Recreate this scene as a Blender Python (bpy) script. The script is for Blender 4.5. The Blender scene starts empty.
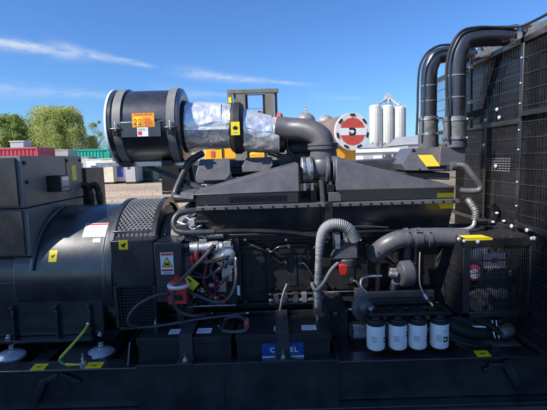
import bpy, math, random
from mathutils import Vector, Matrix
random.seed(7)
PI = math.pi
C = bpy.context.scene
COL = C.collection
# ------------------------------------------------------------------ camera model
F = 421.0; TH = math.atan(48/421); RO = .03; CH = 1.5
_c, _s = math.cos, math.sin
DV = Vector((0, _c(TH), -_s(TH))); R0 = Vector((1, 0, 0)); U0 = Vector((0, _s(TH), _c(TH)))
RV = R0*_c(RO) - U0*_s(RO); UV = U0*_c(RO) + R0*_s(RO)
def at(px, py, Y):
    """point of the world at depth Y along the photograph's ray (547 x 410 pixels)"""
    d = DV + RV*((px-273.5)/F) + UV*((205-py)/F)
    t = Y/d.y
    return Vector((d.x*t, Y, CH + d.z*t))
def V(*a): return Vector(a)

# ------------------------------------------------------------------ materials
def mat(name, col, rough=.5, metal=0., var=.25, scale=6., bump=0., bscale=60., spec=.5, dust=0., dustcol=(.3, .27, .23), rvar=.12, coat=0.):
    m = bpy.data.materials.new(name); m.use_nodes = True
    nt = m.node_tree; b = nt.nodes['Principled BSDF']; L = nt.links
    b.inputs['Roughness'].default_value = rough; b.inputs['Metallic'].default_value = metal
    b.inputs['Specular IOR Level'].default_value = spec
    if coat: b.inputs['Coat Weight'].default_value = coat; b.inputs['Coat Roughness'].default_value = .15
    tc = nt.nodes.new('ShaderNodeTexCoord')
    n = nt.nodes.new('ShaderNodeTexNoise'); n.inputs['Scale'].default_value = scale; n.inputs['Detail'].default_value = 6
    n.inputs['Roughness'].default_value = .65
    L.new(tc.outputs['Object'], n.inputs['Vector'])
    r = nt.nodes.new('ShaderNodeMapRange'); r.inputs[1].default_value = .3; r.inputs[2].default_value = .7
    r.inputs[3].default_value = 1-var; r.inputs[4].default_value = 1+var
    L.new(n.outputs['Fac'], r.inputs[0])
    mx = nt.nodes.new('ShaderNodeMix'); mx.data_type = 'RGBA'; mx.blend_type = 'MULTIPLY'; mx.inputs[0].default_value = 1
    mx.inputs['A'].default_value = (*col, 1)
    L.new(r.outputs[0], mx.inputs['B'])
    out = mx.outputs['Result']
    if dust > 0:
        n2 = nt.nodes.new('ShaderNodeTexNoise'); n2.inputs['Scale'].default_value = scale*2.3; n2.inputs['Detail'].default_value = 8
        n2.inputs['Roughness'].default_value = .72
        L.new(tc.outputs['Object'], n2.inputs['Vector'])
        r2 = nt.nodes.new('ShaderNodeMapRange'); r2.inputs[1].default_value = .42; r2.inputs[2].default_value = .8
        r2.inputs[3].default_value = 0; r2.inputs[4].default_value = dust
        L.new(n2.outputs['Fac'], r2.inputs[0])
        m2 = nt.nodes.new('ShaderNodeMix'); m2.data_type = 'RGBA'; m2.inputs['B'].default_value = (*dustcol, 1)
        L.new(r2.outputs[0], m2.inputs[0]); L.new(out, m2.inputs['A']); out = m2.outputs['Result']
    L.new(out, b.inputs['Base Color'])
    if rvar:
        r3 = nt.nodes.new('ShaderNodeMapRange'); r3.inputs[1].default_value = .3; r3.inputs[2].default_value = .7
        r3.inputs[3].default_value = max(.02, rough-rvar); r3.inputs[4].default_value = min(1, rough+rvar)
        L.new(n.outputs['Fac'], r3.inputs[0]); L.new(r3.outputs[0], b.inputs['Roughness'])
    if bump:
        n4 = nt.nodes.new('ShaderNodeTexNoise'); n4.inputs['Scale'].default_value = bscale; n4.inputs['Detail'].default_value = 5
        L.new(tc.outputs['Object'], n4.inputs['Vector'])
        bp = nt.nodes.new('ShaderNodeBump'); bp.inputs['Strength'].default_value = bump; bp.inputs['Distance'].default_value = .01
        L.new(n4.outputs['Fac'], bp.inputs['Height']); L.new(bp.outputs['Normal'], b.inputs['Normal'])
    return m
M = {}
M['paint'] = mat('black gloss paint', (.011, .011, .013), .3, var=.3, scale=3, bump=.025, bscale=120, dust=.26, dustcol=(.13, .125, .12), rvar=.08, spec=1.0, coat=.25)
M['satin'] = mat('black satin paint', (.033, .032, .037), .4, var=.2, scale=5, bump=.06, bscale=220, dust=.28, dustcol=(.16, .15, .145))
M['cab'] = mat('cabinet black textured paint', (.15, .15, .155), .36, var=.06, scale=3, bump=.12, bscale=420, dust=.10, dustcol=(.16, .15, .14), rvar=.05)
M['grey'] = mat('charcoal casting paint', (.075, .073, .083), .4, var=.15, scale=8, bump=.05, bscale=90, dust=.3, dustcol=(.17, .16, .155))
M['dark'] = mat('dark engine paint', (.008, .008, .009), .42, var=.3, scale=8, bump=.15, bscale=120, dust=.12, dustcol=(.09, .08, .07))
M['rubber'] = mat('black rubber', (.012, .012, .013), .6, var=.2, dust=.2, dustcol=(.08, .075, .07))
M['filterbody'] = mat('black gloss canister', (.016, .016, .019), .3, var=.2, scale=4, bump=.02, bscale=40, dust=.12, dustcol=(.2, .19, .18), rvar=.06, spec=1.0, coat=.4)
M['strap'] = mat('grey strap', (.17, .165, .16), .45, var=.1, scale=10)
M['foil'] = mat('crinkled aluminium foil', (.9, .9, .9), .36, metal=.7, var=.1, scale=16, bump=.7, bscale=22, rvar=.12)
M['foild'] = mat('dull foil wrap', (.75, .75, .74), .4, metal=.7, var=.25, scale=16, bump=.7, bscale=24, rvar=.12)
M['cablegrey'] = mat('grey cable sheath', (.06, .06, .063), .5, var=.15, dust=.2)
M['boltcap'] = mat('pale plated bolt cap', (.68, .69, .7), .35, metal=.3, var=.1)
M['zinc'] = mat('zinc plated steel', (.72, .72, .7), .3, metal=1., var=.15, scale=30)
M['steel'] = mat('bare steel', (.5, .49, .48), .35, metal=1., var=.25, scale=20, bump=.1)
M['alu'] = mat('cast aluminium', (.6, .58, .55), .42, metal=.85, var=.25, scale=20, bump=.2, bscale=80)
M['mesh'] = mat('black coated wire', (.03, .03, .035), .25, var=.2, scale=20, dust=.12, dustcol=(.16, .16, .16))
M['white'] = mat('white sticker', (.78, .78, .78), .4, var=.04)
M['filterwhite'] = mat('white filter paint', (.8, .8, .8), .3, var=.04, scale=12)
M['yellow'] = mat('yellow sticker', (.83, .66, .02), .4, var=.05)
M['amber'] = mat('amber sticker', (.9, .40, .03), .4, var=.05)
M['red'] = mat('red plastic', (.55, .03, .025), .4, var=.1)
M['redpaint'] = mat('red paint', (.55, .07, .05), .5, var=.1)
M['blacki'] = mat('black ink', (.01, .01, .01), .5, var=.0)
M['redi'] = mat('red ink', (.6, .03, .03), .5, var=.0)
M['greyi'] = mat('grey ink', (.35, .35, .36), .5, var=.0)
M['bluei'] = mat('blue print', (.012, .07, .26), .35, var=.35, scale=30)
M['bluel'] = mat('blue panel', (.05, .1, .5), .4, var=.1)
M['batt'] = mat('battery case plastic', (.014, .014, .016), .45, var=.15, bump=.08, bscale=300, dust=.12, dustcol=(.1, .09, .085))
M['hose'] = mat('grey corrugated hose', (.2, .2, .2), .55, var=.1, dust=.2, dustcol=(.2, .19, .18))
M['silic'] = mat('silver silicone sleeve', (.3, .3, .3), .4, metal=.4, var=.2, scale=15, bump=.2)
M['sleeve'] = mat('grey hose sleeve', (.16, .16, .16), .45, metal=.4, var=.3, scale=18, bump=.2)
M['lattice'] = mat('sunlit steel lattice', (.26, .26, .26), .35, metal=.4, var=.15)
M['mount'] = mat('polished mount cover', (.55, .57, .6), .3, metal=.4, var=.2, scale=12, bump=.35, bscale=22)
M['earth'] = mat('green and yellow cable', (.75, .62, .06), .45, var=.1)
M['green'] = mat('green cable', (.04, .25, .1), .45, var=.1)
M['brass'] = mat('brass', (.75, .5, .22), .3, metal=1, var=.1)
M['purple'] = mat('purple wire', (.12, .06, .3), .45)
M['bolt'] = mat('blackened bolt', (.006, .006, .007), .45, metal=.2)
M['core'] = mat('radiator core', (.011, .012, .015), .35, var=.3, scale=9)
M['sheet'] = mat('shroud sheet', (.013, .014, .02), .2, var=.25, scale=2.5, bump=.12, bscale=6, spec=.8, rvar=.06)
M['olive'] = mat('faded grey green mast paint', (.13, .13, .11), .6, var=.25, scale=4, dust=.3, dustcol=(.25, .2, .15))
M['truck'] = mat('amber machine paint', (.75, .38, .02), .4, var=.1, scale=2)
M['rust'] = mat('rusty tank shell', (.14, .095, .08), .75, var=.3, scale=3, dust=.4, dustcol=(.33, .22, .17))
M['tank'] = mat('galvanised tank', (.24, .23, .235), .5, metal=.2, var=.25, scale=2)
M['silo'] = mat('white silo shell', (.56, .55, .51), .5, var=.08, scale=.4, dust=.35, dustcol=(.36, .33, .27))
M['galv'] = mat('galvanised steelwork', (.42, .43, .44), .5, metal=.3, var=.15)
M['cream'] = mat('cream panel', (.62, .56, .45), .5, var=.1, scale=1.5, dust=.2)
M['whitep'] = mat('white enclosure paint', (.70, .70, .69), .45, var=.06, scale=1.2, dust=.12)
M['greyp'] = mat('grey enclosure paint', (.38, .38, .37), .5, var=.1, scale=1.2)
M['teal'] = mat('sea green container paint', (.012, .33, .23), .5, var=.12, scale=.8)
M['maroon'] = mat('faded red container paint', (.38, .035, .06), .55, var=.12, scale=.8)
M['dkgreen'] = mat('dark green paint', (.02, .1, .07), .5, var=.2)
M['glass'] = mat('dark window glass', (.02, .025, .03), .08, var=.05, rvar=0)
M['clad'] = mat('grey cladding', (.3, .3, .31), .5, var=.06, scale=.5)
M['bark'] = mat('bark', (.09, .065, .045), .9, var=.3, bump=.4, bscale=20)
def leafmat(name, a, b, scale=.35):
    m = bpy.data.materials.new(name); m.use_nodes = True; nt = m.node_tree; L = nt.links; p = nt.nodes['Principled BSDF']
    tc = nt.nodes.new('ShaderNodeTexCoord'); n = nt.nodes.new('ShaderNodeTexNoise'); n.inputs['Scale'].default_value = scale
    n.inputs['Detail'].default_value = 8; n.inputs['Roughness'].default_value = .7
    L.new(tc.outputs['Object'], n.inputs['Vector'])
    cr = nt.nodes.new('ShaderNodeValToRGB'); cr.color_ramp.elements[0].position = .35; cr.color_ramp.elements[1].position = .65
    cr.color_ramp.elements[0].color = (*a, 1); cr.color_ramp.elements[1].color = (*b, 1)
    L.new(n.outputs['Fac'], cr.inputs[0]); L.new(cr.outputs[0], p.inputs['Base Color'])
    p.inputs['Roughness'].default_value = .6; p.inputs['Specular IOR Level'].default_value = .12
    tr = nt.nodes.new('ShaderNodeBsdfTranslucent'); L.new(cr.outputs[0], tr.inputs['Color'])
    ms = nt.nodes.new('ShaderNodeMixShader'); ms.inputs[0].default_value = .4
    out = nt.nodes['Material Output']
    L.new(p.outputs[0], ms.inputs[1]); L.new(tr.outputs[0], ms.inputs[2]); L.new(ms.outputs[0], out.inputs['Surface'])
    return m
M['willow'] = leafmat('willow leaves', (.27, .33, .1), (.55, .58, .23))
M['leafd'] = leafmat('dark green leaves', (.15, .22, .06), (.36, .44, .14))
M['leafm'] = leafmat('mid green leaves', (.18, .25, .08), (.38, .45, .17))

# ------------------------------------------------------------------ mesh builder
class MB:
    def __init__(self): self.v = []; self.f = []; self.m = []; self.mats = []
    def mi(self, m):
        m = M[m] if isinstance(m, str) else m
        if m not in self.mats: self.mats.append(m)
        return self.mats.index(m)
    def add(self, vs, fs, m):
        o = len(self.v); i = self.mi(m)
        self.v += [Vector(p) for p in vs]
        self.f += [tuple(o+k for k in f) for f in fs]; self.m += [i]*len(fs); return self
    def box(self, x0, x1, y0, y1, z0, z1, m):
        vs = [(x, y, z) for z in (z0, z1) for y in (y0, y1) for x in (x0, x1)]
        return self.add(vs, [(0, 2, 3, 1), (4, 5, 7, 6), (0, 1, 5, 4), (2, 6, 7, 3), (0, 4, 6, 2), (1, 3, 7, 5)], m)
    def obox(self, c, u, v, n, lu, lv, ln, m):
        """box centred at c on orthogonal unit axes u v n, full sizes lu lv ln"""
        u, v, n = Vector(u).normalized()*lu/2, Vector(v).normalized()*lv/2, Vector(n).normalized()*ln/2
        c = Vector(c)
        vs = [c+u*a+v*b+n*d for d in (-1, 1) for b in (-1, 1) for a in (-1, 1)]
        return self.add(vs, [(0, 2, 3, 1), (4, 5, 7, 6), (0, 1, 5, 4), (2, 6, 7, 3), (0, 4, 6, 2), (1, 3, 7, 5)], m)
    def bar(self, a, b, w, m, h=None):
        a, b = Vector(a), Vector(b); d = (b-a).normalized()
        r = Vector((0, 0, 1)) if abs(d.z) < .9 else Vector((0, 1, 0))
        s = d.cross(r).normalized(); u = s.cross(d)
        return self.obox((a+b)/2, d, s, u, (b-a).length, w, h or w, m)
    def prism(self, poly, axis, a0, a1, m):
        """poly: 2-D points in the plane across the axis (x: (y,z), y: (x,z), z: (x,y))"""
        def P(p, t): return {'x': (t, p[0], p[1]), 'y': (p[0], t, p[1]), 'z': (p[0], p[1], t)}[axis]
        n = len(poly); vs = [P(p, a0) for p in poly]+[P(p, a1) for p in poly]
        fs = [tuple(range(n-1, -1, -1)), tuple(range(n, 2*n))]+[(i, (i+1) % n, n+(i+1) % n, n+i) for i in range(n)]
        return self.add(vs, fs, m)
    def hull(self, bot, top, m):
        n = len(bot)
        fs = [tuple(range(n-1, -1, -1)), tuple(range(n, 2*n))]+[(i, (i+1) % n, n+(i+1) % n, n+i) for i in range(n)]
        return self.add(list(bot)+list(top), fs, m)
    def lathe(self, prof, o, d, m, n=40, cap=True):
        """prof: (distance along d, radius)"""
        o, d = Vector(o), Vector(d).normalized()
        r = Vector((0, 0, 1)) if abs(d.z) < .9 else Vector((1, 0, 0))
        s = d.cross(r).normalized(); u = s.cross(d)
        vs = []; fs = []
        for t, rad in prof:
            for k in range(n):
                a = 2*PI*k/n; vs.append(o+d*t+(s*_c(a)+u*_s(a))*max(rad, 1e-4))
        for i in range(len(prof)-1):
            for k in range(n):
                k2 = (k+1) % n; fs.append((i*n+k, i*n+k2, (i+1)*n+k2, (i+1)*n+k))
        if cap:
            fs.append(tuple(range(n-1, -1, -1))); fs.append(tuple((len(prof)-1)*n+k for k in range(n)))
        return self.add(vs, fs, m)
    def cyl(self, a, b, r, m, n=20, r2=None):
        a, b = Vector(a), Vector(b)
        return self.lathe([(0, r), ((b-a).length, r if r2 is None else r2)], a, b-a, m, n)
    def tube(self, pts, r, m, n=10, smooth=True, ring=None, closed=False):
        """round tube along a smoothed polyline; r a number or f(length)"""
        pts = [Vector(p) for p in pts]
        if smooth and len(pts) > 2:
            q = []
            for i in range(len(pts)-1):
                p0 = pts[max(i-1, 0)]; p1 = pts[i]; p2 = pts[i+1]; p3 = pts[min(i+2, len(pts)-1)]
                k = ring or 7
                for j in range(k):
                    t = j/k
                    q.append(.5*((2*p1)+(p2-p0)*t+(2*p0-5*p1+4*p2-p3)*t*t+(3*p1-p0-3*p2+p3)*t**3))
            q.append(pts[-1]); pts = q
        vs = []; fs = []; L = 0; prev = None
        for i, p in enumerate(pts):
            d = (pts[min(i+1, len(pts)-1)]-pts[max(i-1, 0)]).normalized()
            if prev is None:
                rr = Vector((0, 0, 1)) if abs(d.z) < .8 else Vector((0, 1, 0)); s = d.cross(rr).normalized()
            else: s = (prev-d*prev.dot(d)).normalized()
            prev = s; u = s.cross(d)
            if i: L += (p-pts[i-1]).length
            rad = r(L) if callable(r) else r
            for k in range(n):
                a = 2*PI*k/n; vs.append(p+(s*_c(a)+u*_s(a))*rad)
        for i in range(len(pts)-1):
            for k in range(n):
                k2 = (k+1) % n; fs.append((i*n+k, (i+1)*n+k, (i+1)*n+k2, i*n+k2))
        fs.append(tuple(range(n))); fs.append(tuple((len(pts)-1)*n+k for k in range(n-1, -1, -1)))
        return self.add(vs, fs, m)
    def ball(self, c, r, m, n=16, sx=1, sy=1, sz=1, half=False):
        c = Vector(c); k = n//2
        vs = []; fs = []
        for i in range(k+1):
            th = PI*i/k*(.5 if half else 1)
            for j in range(n):
                a = 2*PI*j/n
                vs.append(c+Vector((sx*r*max(_s(th), 1e-4)*_c(a), sy*r*max(_s(th), 1e-4)*_s(a), sz*r*_c(th))))
        for i in range(k):
            for j in range(n): fs.append((i*n+j, (i+1)*n+j, (i+1)*n+(j+1) % n, i*n+(j+1) % n))
        return self.add(vs, fs, m)
    def grid_wires(self, o, u, v, lu, lv, du, dv, r, m, n=None, r2=None):
        """welded wire mesh: wires along v every du, along u every dv"""
        o, u, v = Vector(o), Vector(u).normalized(), Vector(v).normalized(); w = u.cross(v)
        k = max(1, round(lu/du))
        for i in range(k+1):
            p = o+u*(lu*i/k); self.obox(p+v*lv/2, u, v, w, r*2, lv, r*2, m)
        k = max(1, round(lv/dv)); r2 = r2 or r
        for i in range(k+1):
            p = o+v*(lv*i/k)+w*(r+r2*.6); self.obox(p+u*lu/2, u, v, w, lu, r2*2, r2*2, m)
        return self
    def bolts(self, pts, d, r, h, m, n=6):
        for p in pts:
            p = Vector(p); self.cyl(p, p+Vector(d).normalized()*h, r, m, n)
        return self
    def build(self, name, parent=None, bevel=0., sharp=32, seg=2):
        me = bpy.data.meshes.new(name); me.from_pydata([tuple(p) for p in self.v], [], self.f)
        for m in self.mats: me.materials.append(m)
        me.polygons.foreach_set('material_index', self.m)
        me.polygons.foreach_set('use_smooth', [True]*len(self.f))
        me.validate(); me.update()
        import bmesh
        bm = bmesh.new(); bm.from_mesh(me); bmesh.ops.recalc_face_normals(bm, faces=bm.faces); bm.to_mesh(me); bm.free()
        try: me.set_sharp_from_angle(angle=math.radians(sharp))
        except Exception: pass
        o = bpy.data.objects.new(name, me); COL.objects.link(o)
        if parent is not None:
            o.parent = parent
            if parent.type == 'EMPTY': o.matrix_parent_inverse = Matrix.Translation(-parent.location)
        if bevel:
            b = o.modifiers.new('bevel', 'BEVEL'); b.width = bevel; b.segments = seg; b.limit_method = 'ANGLE'; b.angle_limit = math.radians(40)
        return o
_text = {}
def text_mesh(s, bold=0.):
    k = (s, bold)
    if k not in _text:
        cu = bpy.data.curves.new('lettering', 'FONT'); cu.body = s; cu.size = 1; cu.offset = bold; cu.resolution_u = 3
        cu.align_x = 'CENTER'; cu.align_y = 'CENTER'
        o = bpy.data.objects.new('lettering', cu); COL.objects.link(o)
        dg = bpy.context.evaluated_depsgraph_get(); me = bpy.data.meshes.new_from_object(o.evaluated_get(dg))
        _text[k] = ([v.co.copy() for v in me.vertices], [tuple(p.vertices) for p in me.polygons])
        bpy.data.objects.remove(o); bpy.data.meshes.remove(me); bpy.data.curves.remove(cu)
    return _text[k]
class Label(MB):
    """flat print on a surface: pos(u, v, h) places a point, h is the height off the surface"""
    def __init__(self, pos): super().__init__(); self.pos = pos; self.h = .0012
    def rect(self, u0, u1, v0, v1, m, n=1):
        for i in range(n):
            a, b = v0+(v1-v0)*i/n, v0+(v1-v0)*(i+1)/n
            self.poly([(u0, a), (u1, a), (u1, b), (u0, b)], m, False)
        self.h += .0006; return self
    def slab(self, u0, u1, v0, v1, m, n=1):
        for i in range(n):
            a, b = v0+(v1-v0)*i/n, v0+(v1-v0)*(i+1)/n
            q = [(u0, a), (u1, a), (u1, b), (u0, b)]
            self.hull([self.pos(*p, -.001) for p in q], [self.pos(*p, self.h) for p in q], m)
        self.h += .0006; return self
    def poly(self, pts, m, up=True):
        self.add([self.pos(u, v, self.h) for u, v in pts], [tuple(range(len(pts)))], m)
        if up: self.h += .0006
        return self
    def text(self, s, u, v, size, m, bold=.0, sx=1.):
        vs, fs = text_mesh(s, bold)
        self.add([self.pos(u+p.x*size*sx, v+p.y*size, self.h) for p in vs], fs, m); self.h += .0006; return self
    def lines(self, u0, u1, v0, v1, k, m):
        h = (v1-v0)/k
        for i in range(k):
            u = u0; e = u0+(u1-u0)*random.uniform(.65, 1); ww = (u1-u0)*.11
            while u < e:
                w = min(ww*random.uniform(.5, 1.6), u1-u); v = v0+h*i
                self.poly([(u, v), (u+w, v), (u+w, v+h*.45), (u, v+h*.45)], m, False); u += w+ww*.3
        self.h += .0006; return self
def flat(c, u, v):
    c, u, v = Vector(c), Vector(u).normalized(), Vector(v).normalized(); n = u.cross(v)
    return lambda a, b, h: c+u*a+v*b+n*h
def logo(l, u, v, s, m):
    """the maker's mark: a heavy open letter with a notch"""
    shapes = [[(-.5, .5), (-.5, .22), (.1, .22), (.22, .1), (.22, 0), (.5, 0), (.5, .28), (.3, .5)], [(-.5, -.5), (.3, -.5), (.5, -.3), (.5, -.06), (.22, -.06), (.1, -.24), (-.5, -.24)], [(-.5, -.2), (-.25, -.2), (-.25, 0), (-.5, 0)]]
    def inside(x, y, q):
        c = False
        for i in range(len(q)):
            (x1, y1), (x2, y2) = q[i], q[i-1]
            if (y1 > y) != (y2 > y) and x < (x2-x1)*(y-y1)/(y2-y1)+x1: c = not c
        return c
    n = 25
    for i in range(n):                      # runs of small cells, so that the mark follows a curved surface
        for j in range(n):
            x, y = -.5+(i+.5)/n, -.5+(j+.5)/n
            if any(inside(x, y, q) for q in shapes):
                a, b, d = u+x*s, v+y*s, .5*s/n; l.poly([(a-d, b-d), (a+d, b-d), (a+d, b+d), (a-d, b+d)], m, False)
    l.h += .0006
# ------------------------------------------------------------------ tagging
def tag(o, label=None, cat=None, group=None, kind=None):
    if label: o['label'] = label
    if cat: o['category'] = cat
    if group: o['group'] = group
    if kind: o['kind'] = kind
    return o
def thing(name, label, cat, loc=(0, 0, 0), group=None):
    o = bpy.data.objects.new(name, None); COL.objects.link(o); o.location = Vector(loc); o.empty_display_size = .1
    return tag(o, label, cat, group)
def kids(o): return [c for c in bpy.data.objects if c.parent == o]
def copy_tree(o, parent=None, label=None):
    c = o.copy(); COL.objects.link(c)
    if parent is not None: c.parent = parent
    for k in kids(o): copy_tree(k, c)
    if label: c['label'] = label
    return c
def structure(o): o['kind'] = 'structure'; return o

# ------------------------------------------------------------------ ground
def ground_mat():
    m = bpy.data.materials.new('sandy gravel yard'); m.use_nodes = True; nt = m.node_tree; L = nt.links; p = nt.nodes['Principled BSDF']
    tc = nt.nodes.new('ShaderNodeTexCoord')
    def noise(s, d=8, r=.6, vec=None):
        n = nt.nodes.new('ShaderNodeTexNoise'); n.inputs['Scale'].default_value = s; n.inputs['Detail'].default_value = d; n.inputs['Roughness'].default_value = r
        L.new(vec or tc.outputs['Object'], n.inputs['Vector']); return n
    a = noise(.35); b = noise(30, 4, .8)
    mp = nt.nodes.new('ShaderNodeMapping'); mp.inputs['Scale'].default_value = (.07, 1.1, 1); mp.inputs['Rotation'].default_value = (0, 0, .12)
    L.new(tc.outputs['Object'], mp.inputs['Vector']); t = noise(1.0, 4, .6, mp.outputs[0])
    cr = nt.nodes.new('ShaderNodeValToRGB'); e = cr.color_ramp.elements
    e[0].position = .3; e[0].color = (.30, .225, .15, 1); e[1].position = .7; e[1].color = (.47, .37, .255, 1)
    L.new(a.outputs['Fac'], cr.inputs[0])
    def mul(src, col, lo, hi, k):
        r = nt.nodes.new('ShaderNodeMapRange'); r.inputs[1].default_value = .3; r.inputs[2].default_value = .7; r.inputs[3].default_value = lo; r.inputs[4].default_value = hi
        L.new(src.outputs['Fac'], r.inputs[0])
        x = nt.nodes.new('ShaderNodeMix'); x.data_type = 'RGBA'; x.blend_type = 'MULTIPLY'; x.inputs[0].default_value = k
        L.new(col, x.inputs['A']); L.new(r.outputs[0], x.inputs['B']); return x.outputs['Result']
    o = mul(b, cr.outputs[0], .6, 1.35, 1); o = mul(t, o, .55, 1.25, 1)
    L.new(o, p.inputs['Base Color']); p.inputs['Roughness'].default_value = .9
    bp = nt.nodes.new('ShaderNodeBump'); bp.inputs['Strength'].default_value = .5; bp.inputs['Distance'].default_value = .02
    L.new(b.outputs['Fac'], bp.inputs['Height']); L.new(bp.outputs['Normal'], p.inputs['Normal'])
    return m
M['ground'] = ground_mat()
M['stone'] = mat('grey stone', (.3, .28, .25), .8, var=.3, scale=3)
M['asphalt'] = mat('weathered asphalt', (.075, .075, .08), .85, var=.3, scale=2.5, bump=.5, bscale=90, dust=.3, dustcol=(.2, .18, .15))
g = MB()
xs = [-3000, -400, -80, -20, 0, 20, 80, 400, 3000]; ys = [-300, -40, 0, 20, 60, 200, 800, 5000]
vs = [(x, y, 0) for y in ys for x in xs]; n = len(xs)
g.add(vs, [(j*n+i, j*n+i+1, (j+1)*n+i+1, (j+1)*n+i) for j in range(len(ys)-1) for i in range(n-1)], 'ground')
structure(g.build('ground'))
g = MB(); rnd = random.Random(3)
for k in range(2600):
    y = 7+26*rnd.random()**1.3; x = rnd.uniform(-.62, .1)*y; q = rnd.uniform(.012, .05); c_ = V(x, y, q*.25)
    g.hull([c_+V(q*_c(a)*rnd.uniform(.7, 1.2), q*_s(a)*rnd.uniform(.7, 1.2), -q*.3) for a in (0, 1.3, 2.5, 3.8, 5)], [c_+V(q*.6*_c(a), q*.6*_s(a), q*rnd.uniform(.25, .5)) for a in (0, 1.3, 2.5, 3.8, 5)], rnd.choice(['ground', 'ground', 'stone']))
o = g.build('gravel'); tag(o, 'loose stones scattered over the sandy yard', 'gravel', kind='stuff')
g = MB(); g.add([(-9, -7, .004), (9, -7, .004), (9, 4.6, .004), (-9, 4.6, .004)], [(0, 1, 2, 3)], 'asphalt'); structure(g.build('pavement'))  # mostly unseen dark pad, added to cut warm bounce from the ground

# ------------------------------------------------------------------ GENERATOR SET
GS = thing('generator_set', 'large black diesel generator set on a steel skid across the foreground', 'generator', (0, 3.1, 0))
def P(mb, name, parent=GS, bevel=0., label=None, sharp=32):
    o = mb.build(name, parent, bevel, sharp)
    if label: o['label'] = label
    return o
X_, Y_, Z_ = V(1, 0, 0), V(0, 1, 0), V(0, 0, 1)
# ---- skid
b = MB()
for (y0, y1, yw) in ((2.34, 2.46, 2.385), (3.86, 3.98, 3.92)):
    b.box(-3.4, 2.6, y0, y1, .285, .30, 'paint')
    b.box(-3.4, 2.6, yw, yw+.02, .032, .283, 'paint')
    b.box(-3.4, 2.6, y0-.03, y1+.03, .0, .03, 'paint')
b.box(-3.4, 2.6, 2.47, 3.85, .10, .12, 'dark')
for x in (-2.9, -2.0, -1.5, -1.1, -.95, .45, 1.1, 2.2):
    b.box(x-.05, x+.05, 2.465, 3.855, .122, .27, 'paint')
skid = P(b, 'skid_frame', bevel=.004)
for x0, x1 in ((-1.48, -1.30), (1.24, 1.42)):
    b = MB(); b.prism([(x0, .255), (x0+.12, .255), (x1+.05, .07), (x1+.0, .07), (x0+.08, .235), (x0, .235)] if x0 > 0 else [(x1, .27), (x1-.10, .235), (x1-.19, .06), (x1-.15, .06), (x1-.07, .215), (x1, .24)], 'y', 2.345, 2.383, 'paint'); P(b, 'gusset', skid, .003)
    b = MB(); b.bar((x0-.02 if x0 > 0 else x1, 2.365, .262 if x0 < 0 else .20), (x1+.12 if x0 < 0 else x0+.14, 2.365, .2 if x0 < 0 else .262), .012, 'paint', .03); P(b, 'gusset', skid, .002)
for x in (-2.35, 1.9):
    b = MB(); b.box(x, x+.012, 2.345, 2.383, .034, .282, 'paint'); P(b, 'gusset', skid)
def mark(l, s, kind=0):
    """little black pictogram of a lifting hook / hand"""
    if kind == 0:
        l.poly([(-.3*s, .12*s), (-.12*s, .0), (.05*s, .14*s), (.3*s, .2*s), (.16*s, -.08*s), (.06*s, -.3*s), (-.12*s, -.22*s), (-.22*s, -.05*s)], 'blacki')
    else:
        l.poly([(-.3*s, -.04*s), (-.06*s, -.12*s), (.3*s, .1*s), (.02*s, .04*s)], 'blacki', False); l.poly([(-.02*s, -.2*s), (.12*s, -.2*s), (.12*s, -.1*s)], 'blacki')
def sticker(name, parent, c, u, v, w, h, m='yellow', kind=0, label=None):
    l = Label(flat(c, u, v)); l.slab(-w/2, w/2, -h/2, h/2, m); mark(l, min(w, h)*1.15, kind); return P(l, name, parent, label=label)
for px, py, w in ((40, 367, .082), (95, 366.3, .098), (482, 352.3, .082)):
    p = at(px, py, 2.39); sticker('hazard_sticker', skid, (p.x, 2.385, .301), (1, .0, 0), (.12, 1, 0) if px > 300 else (-.1, 1, 0), w, .075, 'yellow', 1)
# ---- battery tray
b = MB()
b.box(-.83, .352, 2.326, 2.338, .03, .318, 'paint'); b.box(-.83, .352, 2.345, 2.76, .18, .2, 'dark')
b.prism([(2.34, .31), (2.76, .31), (2.76, .43), (2.40, .43)], 'x', -.885, -.875, 'paint'); b.box(.342, .352, 2.345, 2.76, .2, .33, 'paint')
b.box(-.87, .352, 2.762, 2.772, .2, .46, 'paint')
b.box(-.32, -.316, 2.322, 2.326, .03, .315, 'blacki')
tray = P(b, 'battery_tray', bevel=.003)
for x in (-.545, .03):
    b = MB(); b.box(x-.04, x+.04, 2.386, 2.394, .315, .466, 'satin'); b.box(x-.04, x+.04, 2.386, 2.76, .466, .474, 'satin'); b.box(x-.045, x+.045, 2.32, 2.40, .319, .327, 'satin')
    s = P(b, 'hold_down_strap', tray, .002)
    b = MB(); b.cyl((x, 2.352, .327), (x, 2.352, .337), .017, 'zinc', 16); b.cyl((x, 2.352, .337), (x, 2.352, .349), .012, 'zinc', 6); b.cyl((x, 2.352, .349), (x, 2.352, .372), .0055, 'zinc', 8); P(b, 'strap_bolt', tray)
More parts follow.
